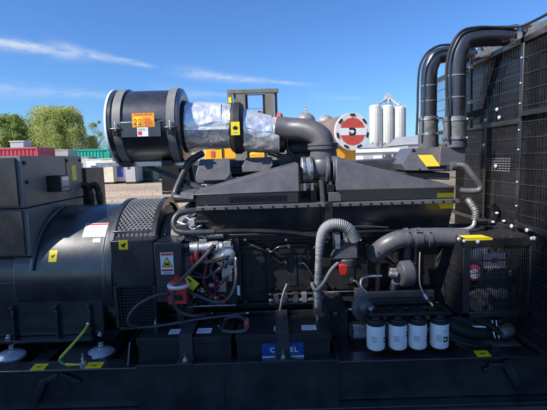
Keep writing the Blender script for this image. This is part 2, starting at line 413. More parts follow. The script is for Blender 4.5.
# ---- alternator
AY, AZ, AR = 3.2, .70, .48
b = MB()
b.lathe([(-3.3, AR-.03), (-1.75, AR-.03), (-1.74, AR), (-1.15, AR), (-1.14, AR+.012), (-1.095, AR+.012), (-1.09, AR-.03), (-.85, AR-.03)], (0, AY, AZ), X_, 'paint', 72)
b.box(-3.3, -1.165, 2.735, 3.665, .345, .72, 'paint')
alt = P(b, 'alternator', bevel=.006)
b = MB(); b.box(-3.3, -1.22, 2.66, 2.86, .325, .345, 'paint'); b.box(-3.3, -1.22, 3.54, 3.74, .325, .345, 'paint')
for px in (8, 100):
    p = at(px, 332, 2.70); b.cyl((p.x, 2.70, .345), (p.x, 2.70, .362), .02, 'zinc', 6); b.cyl((p.x, 2.70, .362), (p.x, 2.70, .375), .01, 'zinc', 8)
P(b, 'mounting_foot', alt, .003)
for px in (12, 56, 89):
    p = at(px, 300, 2.72); b = MB(); b.prism([(2.737, .345), (2.70, .345), (2.70, .53), (2.737, .545)], 'x', p.x-.008, p.x+.008, 'paint'); b.cyl((p.x, 2.735, .555), (p.x, 2.69, .555), .012, 'paint', 10); P(b, 'rib', alt, .003)
for px, py in ((10, 350), (100, 347)):
    p = at(px, py, 2.62); b = MB()
    b.lathe([(0, .085), (.015, .085), (.03, .075), (.10, .045)], (p.x, 2.64, .17), Z_, 'rubber', 24)
    b.lathe([(-.03, .06), (0, .088), (.012, .092), (.022, .088), (.04, .06), (.048, .02)], (p.x, 2.62, .25), Z_, 'mount', 32)
    b.cyl((p.x, 2.64, .305), (p.x, 2.64, .326), .018, 'zinc', 6)
    P(b, 'vibration_mount', skid)
b = MB(); p = at(86, 352, 2.62); b.box(p.x-.13, p.x+.07, 2.50, 2.75, .272, .280, 'satin'); P(b, 'mounting_plate', skid, .002)
def altpos(x0, a0):
    """curved surface of the alternator: u along the axis, v round it upward"""
    return lambda u, v, h: V(x0+u, AY-(AR+h)*_c(a0+v/AR), AZ+(AR+h)*_s(a0+v/AR))
p = at(97.5, 226, 2.86); l = Label(altpos(p.x-.01, math.radians(45)))
l.slab(-.085, .085, -.058, .058, 'white', 6); l.rect(-.08, .08, .04, .054, 'redi', 2); l.lines(-.075, .07, -.05, .03, 7, 'greyi'); P(l, 'data_plate', alt)
l = Label(altpos(p.x+.005, math.radians(35))); l.slab(-.022, .03, -.014, .014, 'white', 2); P(l, 'small_label', alt)
p = at(51, 251, 2.74); l = Label(altpos(p.x, math.radians(23))); l.slab(-.027, .027, -.04, .04, 'yellow', 3); mark(l, .05, 0); P(l, 'hazard_sticker', alt)
b = MB()   # curved stiffener band behind the cabinet
for x, r in ((-1.61, .024),):
    b.tube([(x+.05*k/8, AY-(AR+.01)*_c(math.radians(12+9*k)), AZ+(AR+.01)*_s(math.radians(12+9*k))) for k in range(9)], r*.6, 'paint', 8)
P(b, 'stiffener', alt)
# ---- cooling grille (expanded metal round the fan end)
b = MB()
x0, x1 = -1.09, -.82
b.lathe([(x0, .46), (x1, .46)], (0, AY, AZ), X_, 'strap', 60)
rr = AR+.028
def gp(x, a): return V(x, AY-rr*_c(a), AZ+rr*_s(a))
NA = 34; NX = 9
for i in range(NA):
    a0 = math.radians(15+150*i/NA); a1 = math.radians(15+150*(i+1)/NA); am = (a0+a1)/2
    for j in range(NX):
        xa = x0+(x1-x0)*j/NX; xb = x0+(x1-x0)*(j+1)/NX; xm = (xa+xb)/2
        for p, q in (((xa, am), (xm, a1)), ((xm, a1), (xb, am)), ((xa, am), (xm, a0)), ((xm, a0), (xb, am))):
            b.bar(gp(*p), gp(*q), .007, 'lattice', .006)
gr = P(b, 'cooling_grille')
b = MB()
for x, w in ((x0-.012, .03), (x1-.01, .035)):
    b.lathe([(x, rr-.03), (x, rr+.012), (x+w, rr+.012), (x+w, rr-.03)], (0, AY, AZ), X_, 'paint', 64, False)
b.bar(gp(x0, math.radians(40)), gp(x1, math.radians(40)), .03, 'paint', .02)
P(b, 'grille_rim', gr, .002)
# ---- terminal cover with lower grille
b = MB(); b.box(-1.045, -.775, 2.63, 2.80, .70, 1.0, 'paint'); b.box(-1.045, -1.025, 2.63, 3.0, .43, .70, 'paint'); b.box(-.795, -.775, 2.63, 3.0, .43, .70, 'paint')
b.box(-1.025, -.795, 2.63, 3.0, .41, .43, 'paint'); b.box(-1.02, -.80, 2.70, 2.9, .43, .70, 'dark')
tc = P(b, 'terminal_cover', bevel=.004)
b = MB(); b.grid_wires((-1.025, 2.628, .43), X_, Z_, .23, .27, .021, .021, .0022, 'mesh'); P(b, 'wire_grille', tc)
p = at(122, 241, 2.62); sticker('hazard_sticker', tc, (p.x+.003, 2.629, .975), X_, Z_, .058, .062, 'yellow', 0)
for q in ((-.79, 2.63, .985), (-1.03, 2.63, .72), (-.79, 2.63, .72)): b = MB(); b.bolts([q], -Y_, .008, .006, 'bolt'); P(b, 'cover_bolt', tc)
# ---- flywheel housing
b = MB()
b.lathe([(-.80, .40), (-.775, .40), (-.74, .42), (-.68, .45), (-.60, .505), (-.56, .505), (-.555, .40), (-.5, .4)], (0, AY, AZ), X_, 'sleeve', 56)
fw = P(b, 'flywheel_housing', bevel=.004)
# ---- warning panel
b = MB(); b.box(-.762, -.592, 2.60, 2.9, .60, .985, 'paint'); b.box(-.755, -.60, 2.592, 2.60, .64, .97, 'satin')
wp = P(b, 'relay_box', bevel=.006)
p = at(167, 263.5, 2.59); l = Label(flat((p.x, 2.592, p.z), X_, Z_)); l.slab(-.041, .041, -.07, .07, 'white')
l.rect(-.036, .036, .052, .064, 'redi'); l.rect(-.036, .036, -.05, -.038, 'redi'); l.rect(-.03, .03, -.064, -.054, 'greyi')
l.poly([(-.034, -.022), (.034, -.022), (0, .042)], 'blacki'); l.poly([(-.028, -.018), (.028, -.018), (0, .034)], 'yellow'); l.poly([(-.016, -.012), (.016, -.012), (.012, .004), (0, .0), (-.012, .006)], 'blacki')
P(l, 'warning_label', wp)
# ---- battery isolator switch
p = at(179, 291, 2.56); b = MB(); b.box(p.x-.055, p.x+.055, 2.50, 2.6, p.z-.065, p.z+.03, 'red'); b.box(p.x-.03, p.x+.035, 2.497, 2.5, p.z-.04, p.z-.005, 'dark')
isw = P(b, 'isolator_switch', bevel=.006)
b = MB(); b.lathe([(0, .066), (.012, .07), (.02, .066)], (p.x, 2.55, p.z+.031), Z_, 'white', 28); P(b, 'switch_collar', isw)
b = MB(); b.lathe([(0, .05), (.02, .045), (.03, .02)], (p.x, 2.55, p.z+.052), Z_, 'red', 20); b.box(p.x-.015, p.x+.012, 2.51, 2.59, p.z+.075, p.z+.1, 'red'); P(b, 'switch_knob', isw, .003)
b = MB(); b.box(p.x-.06, p.x+.06, 2.601, 2.8, p.z-.09, p.z-.07, 'dark'); b.box(p.x-.02, p.x+.02, 2.56, 2.6, p.z-.25, p.z-.07, 'dark'); P(b, 'switch_bracket', isw)
# ---- control cabinet
CX = -1.6
b = MB()
b.box(-3.2, CX, 2.70, 3.56, 1.222, 1.556, 'cab'); b.box(-3.2, CX, 2.72, 3.54, .90, 1.214, 'cab'); b.box(-3.19, CX-.008, 2.725, 3.535, 1.213, 1.223, 'blacki')
cab = P(b, 'control_cabinet', bevel=.005)
b = MB(); b.box(-3.0, -1.63, 2.684, 2.698, 1.235, 1.545, 'paint'); b.box(-3.0, -1.63, 2.704, 2.718, .91, 1.205, 'paint'); P(b, 'cabinet_door', cab, .003)
b = MB()
for y, z in ((2.73, 1.51), (2.74, 1.385), (3.3, 1.52), (3.52, 1.52), (3.3, 1.30), (3.52, 1.30)): b.cyl((CX, y, z), (CX+.012, y, z), .012, 'bolt', 8)
b.box(CX, CX+.004, 3.28, 3.285, 1.28, 1.54, 'blacki')
P(b, 'panel_screw', cab)
b = MB(); b.box(CX, CX+.003, 3.285, 3.545, 1.275, 1.535, 'cab'); P(b, 'access_panel', cab, .001)
b = MB(); b.box(CX, CX+.10, 2.98, 3.12, 1.30, 1.415, 'dark'); sb = P(b, 'sensor_box', cab, .004)
l = Label(flat((CX+.1, 3.05, 1.358), Y_, Z_)); l.slab(-.055, .055, -.05, .05, 'greyi'); l.rect(-.05, .05, .02, .045, 'white'); l.rect(-.05, .05, -.04, -.02, 'bluei'); P(l, 'sensor_label', sb)
l = Label(flat((CX+.004, 3.40, 1.42), Y_, Z_)); l.slab(-.035, .035, -.06, .06, 'yellow'); l.poly([(-.012, .02), (.01, .045), (.0, .0), (.014, .0), (-.012, -.045), (.0, -.01), (-.014, -.006)], 'greyi'); P(l, 'hazard_sticker', cab)
b = MB(); p = at(82, 170, 3.62); q = at(103.5, 167, 3.95); b.box(q.x-.2, q.x, 3.57, 3.95, .9, q.z, 'satin'); jb = P(b, 'junction_box', bevel=.004)
b = MB()
for px in (88, 97):
    a = at(px, 186, 3.58); e = at(px-1, 207, 3.5)
    b.tube([(a.x-.05, 3.56, a.z), (a.x, 3.54, a.z+.01), (a.x+.03, 3.53, a.z-.04), (e.x+.04, 3.52, e.z-.06)], lambda L: .026+.004*_s(L*420), 'rubber', 10, ring=14)
P(b, 'conduit_hose', jb)
# ---- air filter
FX0, FX1, FY, FZ, FR = -1.10, -.61, 3.1, 1.742, .262
b = MB()
b.lathe([(0, .2), (0, FR-.01), (.01, FR), (.03, FR), (.032, FR-.008), (.455, FR-.008), (.46, FR), (.475, FR), (.485, FR-.02), (.487, FR-.06), (.475, FR-.09), (.505, .12), (.51, .1)], (FX0, FY, FZ), X_, 'filterbody', 72)
af = P(b, 'air_filter', bevel=0)
b = MB(); b.lathe([(-.008, FR-.06), (-.008, FR+.004), (.006, FR+.006), (.008, FR-.002)], (FX0, FY, FZ), X_, 'white', 72, False); P(b, 'end_rim', af)  # white stands in for the sunlit edge of the black canister
for x in (FX0+.045, FX1-.085):
    b = MB(); b.lathe([(x, FR-.008), (x, FR+.006), (x+.055, FR+.006), (x+.055, FR-.008)], (0, FY, FZ), X_, 'strap', 72, False)
    st = P(b, 'strap', af)
    b = MB(); z = FZ-.03; yy = FY-FR-.005
    b.box(x-.004, x+.06, yy-.014, yy, z-.006, z+.008, 'steel'); b.box(x+.012, x+.045, yy-.02, yy-.002, z-.045, z-.006, 'bolt'); b.cyl((x+.028, yy-.012, z-.06), (x+.028, yy-.012, z+.05), .006, 'zinc', 8); b.cyl((x-.012, yy-.01, z+.001), (x+.068, yy-.01, z+.001), .007, 'bolt', 8); P(b, 'latch', st, .002)
pl = at(121.5, 139, 2.83); pr = at(160.5, 121, 2.83); zc = (pl.z+pr.z)/2
b = MB(); b.box(pl.x, pr.x, FY-FR-.012, FY-FR+.04, pl.z+.008, pr.z, 'filterbody'); b.box(pl.x-.05, pr.x+.015, FY-FR-.004, FY-FR+.02, pr.z-.003, pr.z+.003, 'strap'); bp = P(b, 'badge_plate', af, .003)
p = at(143, 120, 2.82); l = Label(flat((p.x, FY-FR-.0125, p.z), X_, Z_)); l.slab(-.073, .073, -.046, .046, 'amber'); l.rect(-.073, .073, .026, .046, 'amber')
l.text('WARNING', 0, .036, .02, 'redi', .015, 1.25); l.rect(-.07, -.005, -.04, .022, 'yellow')
for sx in (-.054, -.022):
    l.poly([(sx+.011*_c(k*PI/6), -.004+.015*_s(k*PI/6)) for k in range(12)], 'redi', False); l.poly([(sx-.013, -.034), (sx+.013, -.034), (sx+.008, -.02), (sx-.008, -.02)], 'redi', False)
l.h += .0006
for sx in (-.054, -.022): l.poly([(sx+.007*_c(k*PI/6), -.006+.011*_s(k*PI/6)) for k in range(12)], 'amber', False)
l.h += .0006; l.lines(.004, .064, -.038, .018, 6, 'redi'); P(l, 'warning_label', bp)
p = at(142.5, 131.5, 2.82); l = Label(flat((p.x, FY-FR-.0125, p.z), X_, Z_)); l.slab(-.036, .036, -.031, .031, 'white'); l.rect(-.03, -.006, -.022, .002, 'redi'); l.lines(-.03, .028, .008, .024, 3, 'greyi'); P(l, 'data_label', bp)
# stand under the filter
b = MB()
b.bar(at(96, 164.5, 3.05), at(200, 163, 3.05), .012, 'steel', .035)
b.box(-1.08, -1.0, 2.98, 3.2, 1.46, 1.50, 'dark'); b.box(-.78, -.70, 2.98, 3.2, 1.46, 1.50, 'dark')
b.tube([at(203, 153, 3.05), at(190, 161, 3.0), at(186, 168, 2.98), at(175.5, 192, 2.95), at(177.5, 197.5, 2.9), at(200, 197.5, 2.88)], .024, 'satin', 12)
b.bar(at(148, 166, 3.1), at(206, 190, 2.95), .022, 'satin', .03)
b.tube([at(181, 168, 3.2), at(181, 198, 3.2)], .02, 'dark', 8); b.tube([at(190, 165, 3.2), at(194, 192, 3.1)], .02, 'dark', 8)
b.box(-.70, -.52, 2.95, 3.25, 1.20, 1.30, 'dark')
P(b, 'filter_bracket', bevel=.002)
b = MB(); p = at(160.5, 163, 3.8); q = at(199, 190, 3.8); b.box(p.x, q.x, 3.8, 3.95, q.z, p.z, 'dark'); b.box(p.x, q.x, 3.79, 3.96, q.z-.03, q.z, 'satin'); P(b, 'exhaust_shield', bevel=.004)
for (pa, pb, Y) in (((197, 181), (229, 158.5), 2.92), ((243.5, 172), (272, 157), 3.0)):
    a = at(*pa, Y); e = at(*pb, Y); b = MB(); b.hull([(a.x-.01, Y, a.z), (e.x-.03, Y, a.z), (e.x+.005, Y+.02, a.z+.04), (e.x-.0, Y+.05, e.z), (a.x+.02, Y+.05, e.z), (a.x-.01, Y+.01, a.z+.04)],
           [(a.x-.01, Y+.03, a.z), (e.x-.03, Y+.03, a.z), (e.x+.005, Y+.05, a.z+.04), (e.x-.0, Y+.08, e.z), (a.x+.02, Y+.08, e.z), (a.x-.01, Y+.04, a.z+.04)], 'grey'); P(b, 'heat_shield', bevel=.004)
b = MB(); b.tube([at(197, 182, 3.0), at(226, 181.5, 3.0)], .016, 'grey', 10); b.tube([at(226, 166, 3.35), at(300, 165, 3.35)], .045, 'satin', 14); b.tube([at(232, 173, 3.2), at(300, 172, 3.2)], .03, 'dark', 12)
P(b, 'coolant_pipe')
# ---- foil wrapped intake pipes
def foil(x0, x1, r0, r1, y, z0, z1, seed):
    rnd = random.Random(seed); b = MB(); n = 40; k = 26; vs = []; fs = []
    ph = [rnd.uniform(0, 6.3) for _ in range(12)]
    for i in range(k+1):
        t = i/k; x = x0+(x1-x0)*t; r = r0+(r1-r0)*t; z = z0+(z1-z0)*t
        for j in range(n):
            a = 2*PI*j/n
            q = r*(1+.014*_s(5*a+ph[0]+6*t)+.012*_s(9*a+ph[1]-15*t)+.012*_s(3*a+ph[2]+22*t)+.008*rnd.uniform(-1, 1))
            vs.append((x, y-q*_c(a), z+q*_s(a)))
    for i in range(k):
        for j in range(n): fs.append((i*n+j, i*n+(j+1) % n, (i+1)*n+(j+1) % n, (i+1)*n+j))
    b.add(vs, fs, 'foil')
    # lapped wrap: lower skirt and end bands stand a little proud
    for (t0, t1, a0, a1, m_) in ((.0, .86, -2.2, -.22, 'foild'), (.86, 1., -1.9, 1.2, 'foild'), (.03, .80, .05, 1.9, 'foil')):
        vs = []; fs = []; ka = 22; kt = 16
        for i in range(kt+1):
            t = t0+(t1-t0)*i/kt; x = x0+(x1-x0)*t; r = r0+(r1-r0)*t; z = z0+(z1-z0)*t
            for j in range(ka+1):
                a = a0+(a1-a0)*j/ka+.05*_s(9*t+ph[3])
                q = r*(1.03+.014*_s(5*a+ph[4]+9*t)+.012*_s(11*a+ph[5]-15*t)+.01*rnd.uniform(-1, 1)); vs.append((x, y-q*_c(a), z+q*_s(a)))
        w_ = ka+1
        for i in range(kt):
            for j in range(ka): fs.append((i*w_+j, i*w_+j+1, (i+1)*w_+j+1, (i+1)*w_+j))
        b.add(vs, fs, m_)
    return b
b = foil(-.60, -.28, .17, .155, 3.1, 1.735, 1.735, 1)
b.lathe([(-.625, .12), (-.62, .185), (-.60, .185), (-.60, .15)], (0, 3.1, 1.735), X_, 'rubber', 40, False)
ip = P(b, 'intake_pipe', label='crinkled foil wrapped intake pipe with a seam', sharp=20)
b = MB(); b.box(-.62, -.30, 2.93, 2.938, 1.70, 1.712, 'foil'); P(b, 'foil_seam', ip)
b = MB(); c = at(235.5, 131, 3.1)
b.lathe([(-.295, .15), (-.285, .165), (-.26, .185), (-.22, .185), (-.195, .165), (-.19, .13)], (0, 3.1, 1.715), X_, 'rubber', 44); cp = P(b, 'rubber_coupling')
p = at(235.5, 128.5, 2.92); l = Label(flat((p.x, 2.908, p.z), X_, Z_)); l.slab(-.03, .03, -.045, .045, 'yellow'); l.poly([(-.02, .005), (0, .02), (.02, .005), (.01, -.01), (-.01, -.01)], 'blacki'); l.rect(-.016, .016, -.03, -.022, 'greyi'); P(l, 'hazard_tag', cp)
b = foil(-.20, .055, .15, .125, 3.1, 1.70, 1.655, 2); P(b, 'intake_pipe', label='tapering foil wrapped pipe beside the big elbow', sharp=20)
b = MB(); c = at(280, 130, 3.1); b.lathe([(0, .085), (.005, .115), (.03, .12), (.045, .10)], (.04, 3.1, 1.70), X_, 'redpaint', 36); b.lathe([(0, .10), (.02, .13), (.06, .13), (.08, .1)], (.03, 3.12, 1.66), X_, 'dark', 36); P(b, 'turbocharger')
# ---- crossover elbow
b = MB()
pe = [at(277, 127, 3.02), at(290, 128.5, 3.0), at(304, 129.5, 2.96), at(314, 132.5, 2.93), at(321, 138, 2.91), at(323.5, 146, 2.9), at(323.5, 152, 2.9)]
b.tube(pe, .076, 'grey', 32, ring=10)
b.lathe([(0, .08), (.002, .105), (.018, .105), (.022, .098), (.026, .098), (.028, .105), (.042, .105), (.044, .08)], at(323, 149.5, 2.9), Z_, 'grey', 40)
xo = P(b, 'crossover_pipe', bevel=0)
c = at(323.5, 160, 2.9); b = MB()
b.lathe([(-.06, .088), (.0, .095), (.09, .088)], (c.x, 2.9, c.z), Z_, 'grey', 36)
b.ball((c.x, 2.9, c.z-.04), .105, 'grey', 32)
b.cyl((c.x-.15, 2.88, 1.405), (c.x+.15, 2.88, 1.405), .072, 'grey', 32); b.box(c.x-.04, c.x+.05, 2.8, 2.98, 1.0, 1.36, 'dark'); b.box(c.x-.10, c.x-.06, 2.82, 2.9, 1.0, 1.3, 'dark'); b.tube([(c.x-.03, 2.78, 1.34), (c.x-.02, 2.77, 1.2), (c.x-.01, 2.78, 1.0)], .02, 'satin', 10); b.tube([(c.x+.03, 2.78, 1.34), (c.x+.035, 2.77, 1.2), (c.x+.035, 2.78, 1.0)], .014, 'satin', 10)
tj = P(b, 'air_tee', bevel=0)
b = MB(); b.lathe([(-.155, .07), (-.155, .085), (-.14, .09), (-.12, .086), (-.10, .09), (-.085, .085), (-.083, .07)], (c.x, 2.88, 1.405), X_, 'silic', 32)
for t in (-.148, -.098): b.lathe([(t, .088), (t, .094), (t+.016, .094), (t+.016, .088)], (c.x, 2.88, 1.405), X_, 'steel', 32, False); b.box(c.x+t-.001, c.x+t+.017, 2.80, 2.83, 1.27, 1.32, 'steel')
P(b, 'silicone_sleeve', tj)
# ---- aftercooler covers (two wedges), bolted flange and lower box
def wedge(x0, z0, x1, z1, zs, skirt):
    """sloping duct: thin at x0, tall at x1; leaning front face, recessed skirt"""
    b = MB(); d = .13
    f = lambda x, z, zt: [(x, 2.70, zs), (x, 2.735, zt), (x, 2.735+d*2, zt+.012), (x, 3.05, zs)]
    A, B_ = f(x0, zs, z0), f(x1, zs, z1)
    b.hull(A, B_, 'grey')
    b.box(min(x0, x1)+.0, max(x0, x1), 2.765, 3.04, 1.19, zs+.001, 'paint')
    return b
LB = wedge(-.515, 1.287, .172, 1.452, 1.272, 1)
LB.hull([(-.62, 2.80, 1.24), (-.62, 2.80, 1.285), (-.62, 3.0, 1.29), (-.62, 3.0, 1.24)], [(-.515, 2.702, 1.24), (-.515, 2.735, 1.287), (-.515, 3.0, 1.297), (-.515, 3.0, 1.24)], 'grey')
wl = P(LB, 'aftercooler_cover', bevel=.008, label='wedge cover rising to the right with raised lettering')
RB = wedge(1.195, 1.272, .41, 1.478, 1.272, 1); wr = P(RB, 'aftercooler_cover', bevel=.008, label='wedge cover falling to the right towards the radiator')
b = MB(); b.box(.172, .178, 2.76, 3.0, 1.19, 1.44, 'dark'); P(b, 'end_plate', wl)
# raised badge; pale upper-left rims paint lit edges on plate and letters
b = MB(); p0 = at(229, 200, 2.755); p1 = at(287, 194.5, 2.755)
x0, x1, zc = p0.x, p1.x, 1.228; b.box(x0, x1, 2.755, 2.7645, zc-.021, zc+.021, 'dark')
for (u0, u1, w0, w1) in ((x0, x1, zc+.019, zc+.0225), (x0, x0+.003, zc-.021, zc+.021)): b.box(u0, u1, 2.7525, 2.755, w0, w1, 'strap')
bd = P(b, 'maker_badge', wl)
for dx, dz, m_, y_ in ((0, 0, 'strap', 2.7543), (.0015, -.0022, 'dark', 2.7535)):
    vs, fs = text_mesh('CUMMINS', .0); l = MB(); k = .041
    w = max(v.x for v in vs)-min(v.x for v in vs); sx = (x1-x0-.024)/w
    l.add([(((x0+x1)/2)+v.x*sx+dx, y_, zc+dz+v.y*k) for v in vs], fs, m_); P(l, 'badge_lettering', bd)
def flange(x0, x1, z, name, n):
    b = MB(); b.box(x0, x1, 2.695, 3.05, z-.012, z+.012, 'grey')
    pts = [(x0+.04+(x1-x0-.08)*i/(n-1), 2.695, z+.001) for i in range(n)]
    b.bolts(pts, -Y_, .0075, .006, 'bolt', 8); return b
P(flange(-.50, .335, 1.182, 'f', 11), 'bolted_flange', wl, .002); P(flange(.385, 1.20, 1.182, 'f', 12), 'bolted_flange', wr, .002)
b = MB(); p = at(342, 172, 2.72); b.lathe([(0, .07), (0, .088), (.022, .088), (.022, .07)], (.355, 2.82, 1.405), X_, 'grey', 32); b.lathe([(0, .075), (.002, .09), (.04, .09), (.07, .07), (.10, .06)], (.395, 2.82, 1.405), X_, 'grey', 32)
b.box(.352, .40, 2.74, 2.80, 1.25, 1.31, 'bolt'); b.box(.36, .44, 2.72, 2.745, 1.2, 1.26, 'grey'); P(b, 'inlet_flange', wr, .003)
b = MB(); b.hull([(-.50, 2.775, 1.17), (1.2, 2.775, 1.17), (1.2, 3.05, 1.17), (-.50, 3.05, 1.17)], [(-.48, 2.81, .995), (1.18, 2.81, .995), (1.18, 3.05, .995), (-.48, 3.05, .995)], 'paint'); b.box(-.5, 1.2, 2.79, 3.05, .975, .993, 'dark')
b.box(.335, .385, 2.715, 2.8, 1.0, 1.2, 'dark')
ch = P(b, 'cylinder_head_housing', bevel=.004)
for (u0, u1, z0_, z1_, Y) in ((1.08, 1.194, 1.20, 1.232, 2.7635), (1.09, 1.19, 1.125, 1.166, 2.716)):
    b = MB(); b.box(u0, u1, Y-.0015, Y, z0_, z1_, 'yellow') if Y > 2.72 else b.add([(u0, 2.7735, z1_), (u1, 2.7735, z1_), (u1, 2.7815, z0_), (u0+.02, 2.7815, z0_)], [(0, 1, 2, 3)], 'yellow'); P(b, 'reflective_tape', wr)
# ---- engine block
b = MB(); b.box(-.50, 1.25, 2.90, 3.55, .30, .985, 'dark'); b.box(-.52, 1.25, 2.84, 3.5, .93, .975, 'dark'); b.box(-.52, 1.2, 2.84, 3.5, .45, .49, 'dark')
eb = P(b, 'engine_block', bevel=.006)
for x in (-.20, .12, .52, .86):
    b = MB(); b.box(x-.13, x+.13, 2.865, 2.90, .56, .90, 'dark'); b.box(x-.09, x+.09, 2.855, 2.865, .83, .875, 'dark'); b.box(x-.03, x+.03, 2.857, 2.865, .60, .83, 'dark')
    b.bolts([(x+sx*.115, 2.865, z) for sx in (-1, 1) for z in (.58, .73, .88)], -Y_, .009, .01, 'bolt'); P(b, 'cover_plate', eb, .005)
rnd = random.Random(77)
for q in ((250, 244, 262), (268, 250, 246), (300, 258, 240), (300, 262, 282), (368, 246, 262), (352, 280, 296)):
    b = MB(); a = at(q[0], q[1], 2.85); e = at(q[0]+rnd.uniform(14, 40), q[2], 2.84); b.tube([a, a+V(.03, -.02, -.01), (a+e)/2+V(0, -.03, .01), e+V(-.03, -.02, 0), e], rnd.choice((.008, .011, .006)), rnd.choice(['dark', 'satin', 'rubber']), 8); b.cyl(a+V(0, .02, 0), a+V(0, -.015, 0), .016, 'satin', 6); b.cyl(e+V(0, .02, 0), e+V(0, -.015, 0), .016, 'satin', 6); P(b, 'block_pipe', eb)
for q in ((246, 300), (262, 252), (300, 300), (372, 290), (352, 250)):
    b = MB(); c = at(q[0], q[1], 2.86); b.cyl(c, c+V(0, -.03, 0), .02, 'dark', 14); b.cyl(c+V(0, -.03, 0), c+V(0, -.055, 0), .011, 'satin', 6); P(b, 'block_sensor', eb, .002)
b = MB(); b.bolts([at(q, 239.5, 2.84) for q in (245, 286, 360, 378)], -Y_, .009, .012, 'zinc', 6); P(b, 'block_bolt', eb)
b = MB()
b.tube([at(205, 210, 2.8), at(190, 211, 2.78), at(179, 214, 2.76), at(174, 221, 2.74), at(176, 229, 2.72), at(186, 232.5, 2.7), at(215, 232, 2.7)], .021, 'satin', 12)
b.tube([at(215, 232, 2.7), at(250, 231, 2.71), at(290, 233, 2.72), at(330, 238, 2.74)], .017, 'dark', 10)
b.tube([at(240, 252, 2.78), at(240, 275, 2.78), at(240.5, 300, 2.78)], .006, 'satin', 6); b.tube([at(183, 222, 2.8), at(196, 212, 2.8)], .015, 'alu', 8); b.tube([at(198, 205, 2.8), at(200, 226, 2.8)], .012, 'satin', 8)
b.tube([at(280, 310, 2.74), at(283, 295, 2.72), at(287, 284, 2.72)], .008, 'hose', 8); b.tube([at(322, 237, 2.75), at(352, 227, 2.75), at(388, 227.5, 2.75)], .006, 'satin', 6)
P(b, 'oil_line', eb)
b = MB()
for z, y, r, m_ in ((.535, 2.76, .012, 'sleeve'), (.57, 2.78, .009, 'satin'), (.505, 2.78, .018, 'dark')): b.tube([(-.05, y, z), (.18, y, z), (.40, y, z)], r, m_, 10, smooth=False)
for x in (0, .06, .13, .19, .27, .33): b.box(x-.018, x+.018, 2.745, 2.80, .52, .58, 'satin' if x != .19 else 'sleeve')
b.box(.34, .62, 2.775, 2.785, .572, .58, 'steel')
fr = P(b, 'fuel_rail', bevel=.003)
# ---- starter motor, wiring
b = MB(); c = at(208, 247.5, 2.72)
b.lathe([(-.12, .03), (-.115, .045), (-.06, .048), (-.055, .042), (.07, .042), (.075, .035), (.10, .034)], c, V(1, 0, .03), 'alu', 28)
b.cyl(c+V(-.02, .05, .07), c+V(.10, .05, .075), .03, 'alu', 20); b.cyl(c+V(-.11, .04, .065), c+V(-.04, .04, .07), .035, 'silic', 18)
stm = P(b, 'starter_motor', bevel=.002)
b = MB(); c = at(224, 256, 2.7); b.lathe([(0, .06), (.005, .072), (.05, .072), (.06, .05), (.065, .02)], c+V(0, .06, 0), -Y_, 'alu', 28); b.cyl(c+V(0, -.005, 0), c+V(0, -.02, 0), .016, 'zinc', 12); b.box(c.x-.06, c.x+.06, c.y+.05, c.y+.15, c.z-.14, c.z+.05, 'dark'); b.box(c.x-.02, c.x+.05, c.y-.01, c.y+.05, c.z-.17, c.z-.08, 'steel'); P(b, 'starter_solenoid', stm, .003)
b = MB(); a = at(186, 300, 2.74); e = at(238, 236, 2.74); b.box(a.x, e.x, 2.80, 2.83, a.z, e.z, 'dark'); b.box(a.x, e.x-.02, 2.62, 2.83, a.z-.01, a.z, 'steel')
eb2 = P(b, 'equipment_bracket', bevel=.003)
b = MB(); rnd = random.Random(5)
cols = ['redi', 'rubber', 'rubber', 'rubber', 'dark', 'purple', 'dark', 'redi', 'rubber', 'greyi']
looms = [((196, 252), (191, 266), (188, 280), (192, 296), 7), ((204, 252), (206, 266), (204, 282), (210, 297), 8), ((214, 254), (211, 268), (217, 282), (214, 297), 8), ((224, 262), (219, 270), (206, 276), (190, 274), 6), ((232, 268), (226, 280), (214, 288), (200, 290), 6), ((190, 256), (202, 262), (214, 262), (228, 258), 5)]
for q0, q1, q2, q3, k in looms:
    Yb = rnd.uniform(2.655, 2.69)
    for n_ in range(k):
        j_ = lambda g=1.0: V(rnd.gauss(0, .006*g), rnd.gauss(0, .006), rnd.gauss(0, .006*g))
        pts = [at(*q0, Yb+.04)+j_(1.6), at(*q1, Yb)+j_(), at(*q2, Yb-.01)+j_(), at(*q3, Yb+.04)+j_(2.2)]
        b.tube(pts, rnd.choice((.0028, .0035, .0045)), rnd.choice(cols), 6, ring=5)
        b.obox(pts[-1], X_, Z_, Y_, .008, .014, .008, rnd.choice(['white', 'dark', 'dark', 'earth']))
    for q in (q1, q2): c_ = at(*q, Yb); b.cyl(c_-V(0, 0, .004), c_+V(0, 0, .004), .017, 'rubber', 10)
for i in range(26):
    a = at(rnd.uniform(187, 236), rnd.uniform(242, 296), 2.74); s = rnd.uniform(.008, .02)
    b.box(a.x-s, a.x+s, 2.70, 2.80, a.z-s*.7, a.z+s*.7, rnd.choice(['dark', 'dark', 'steel', 'bolt', 'alu', 'rubber', 'dark']))
P(b, 'wiring_loom', eb2)
b = MB(); rnd = random.Random(21)
for q in ((183, 226, 12, 5), (190, 238, 9, 5), (199, 233, 14, 4), (186, 246, 6, 7), (204, 240, 8, 4), (193, 222, 6, 8), (228, 243, 8, 6), (222, 285, 10, 12), (231, 268, 7, 8)):
    a = at(q[0], q[1], 2.74); k = .0031; b.box(a.x-q[2]*k, a.x+q[2]*k, 2.69+rnd.uniform(0, .03), 2.80, a.z-q[3]*k, a.z+q[3]*k, rnd.choice(['alu', 'steel', 'alu', 'satin', 'silic'])); P(b, 'fuel_fitting', eb2, .003); b = MB()
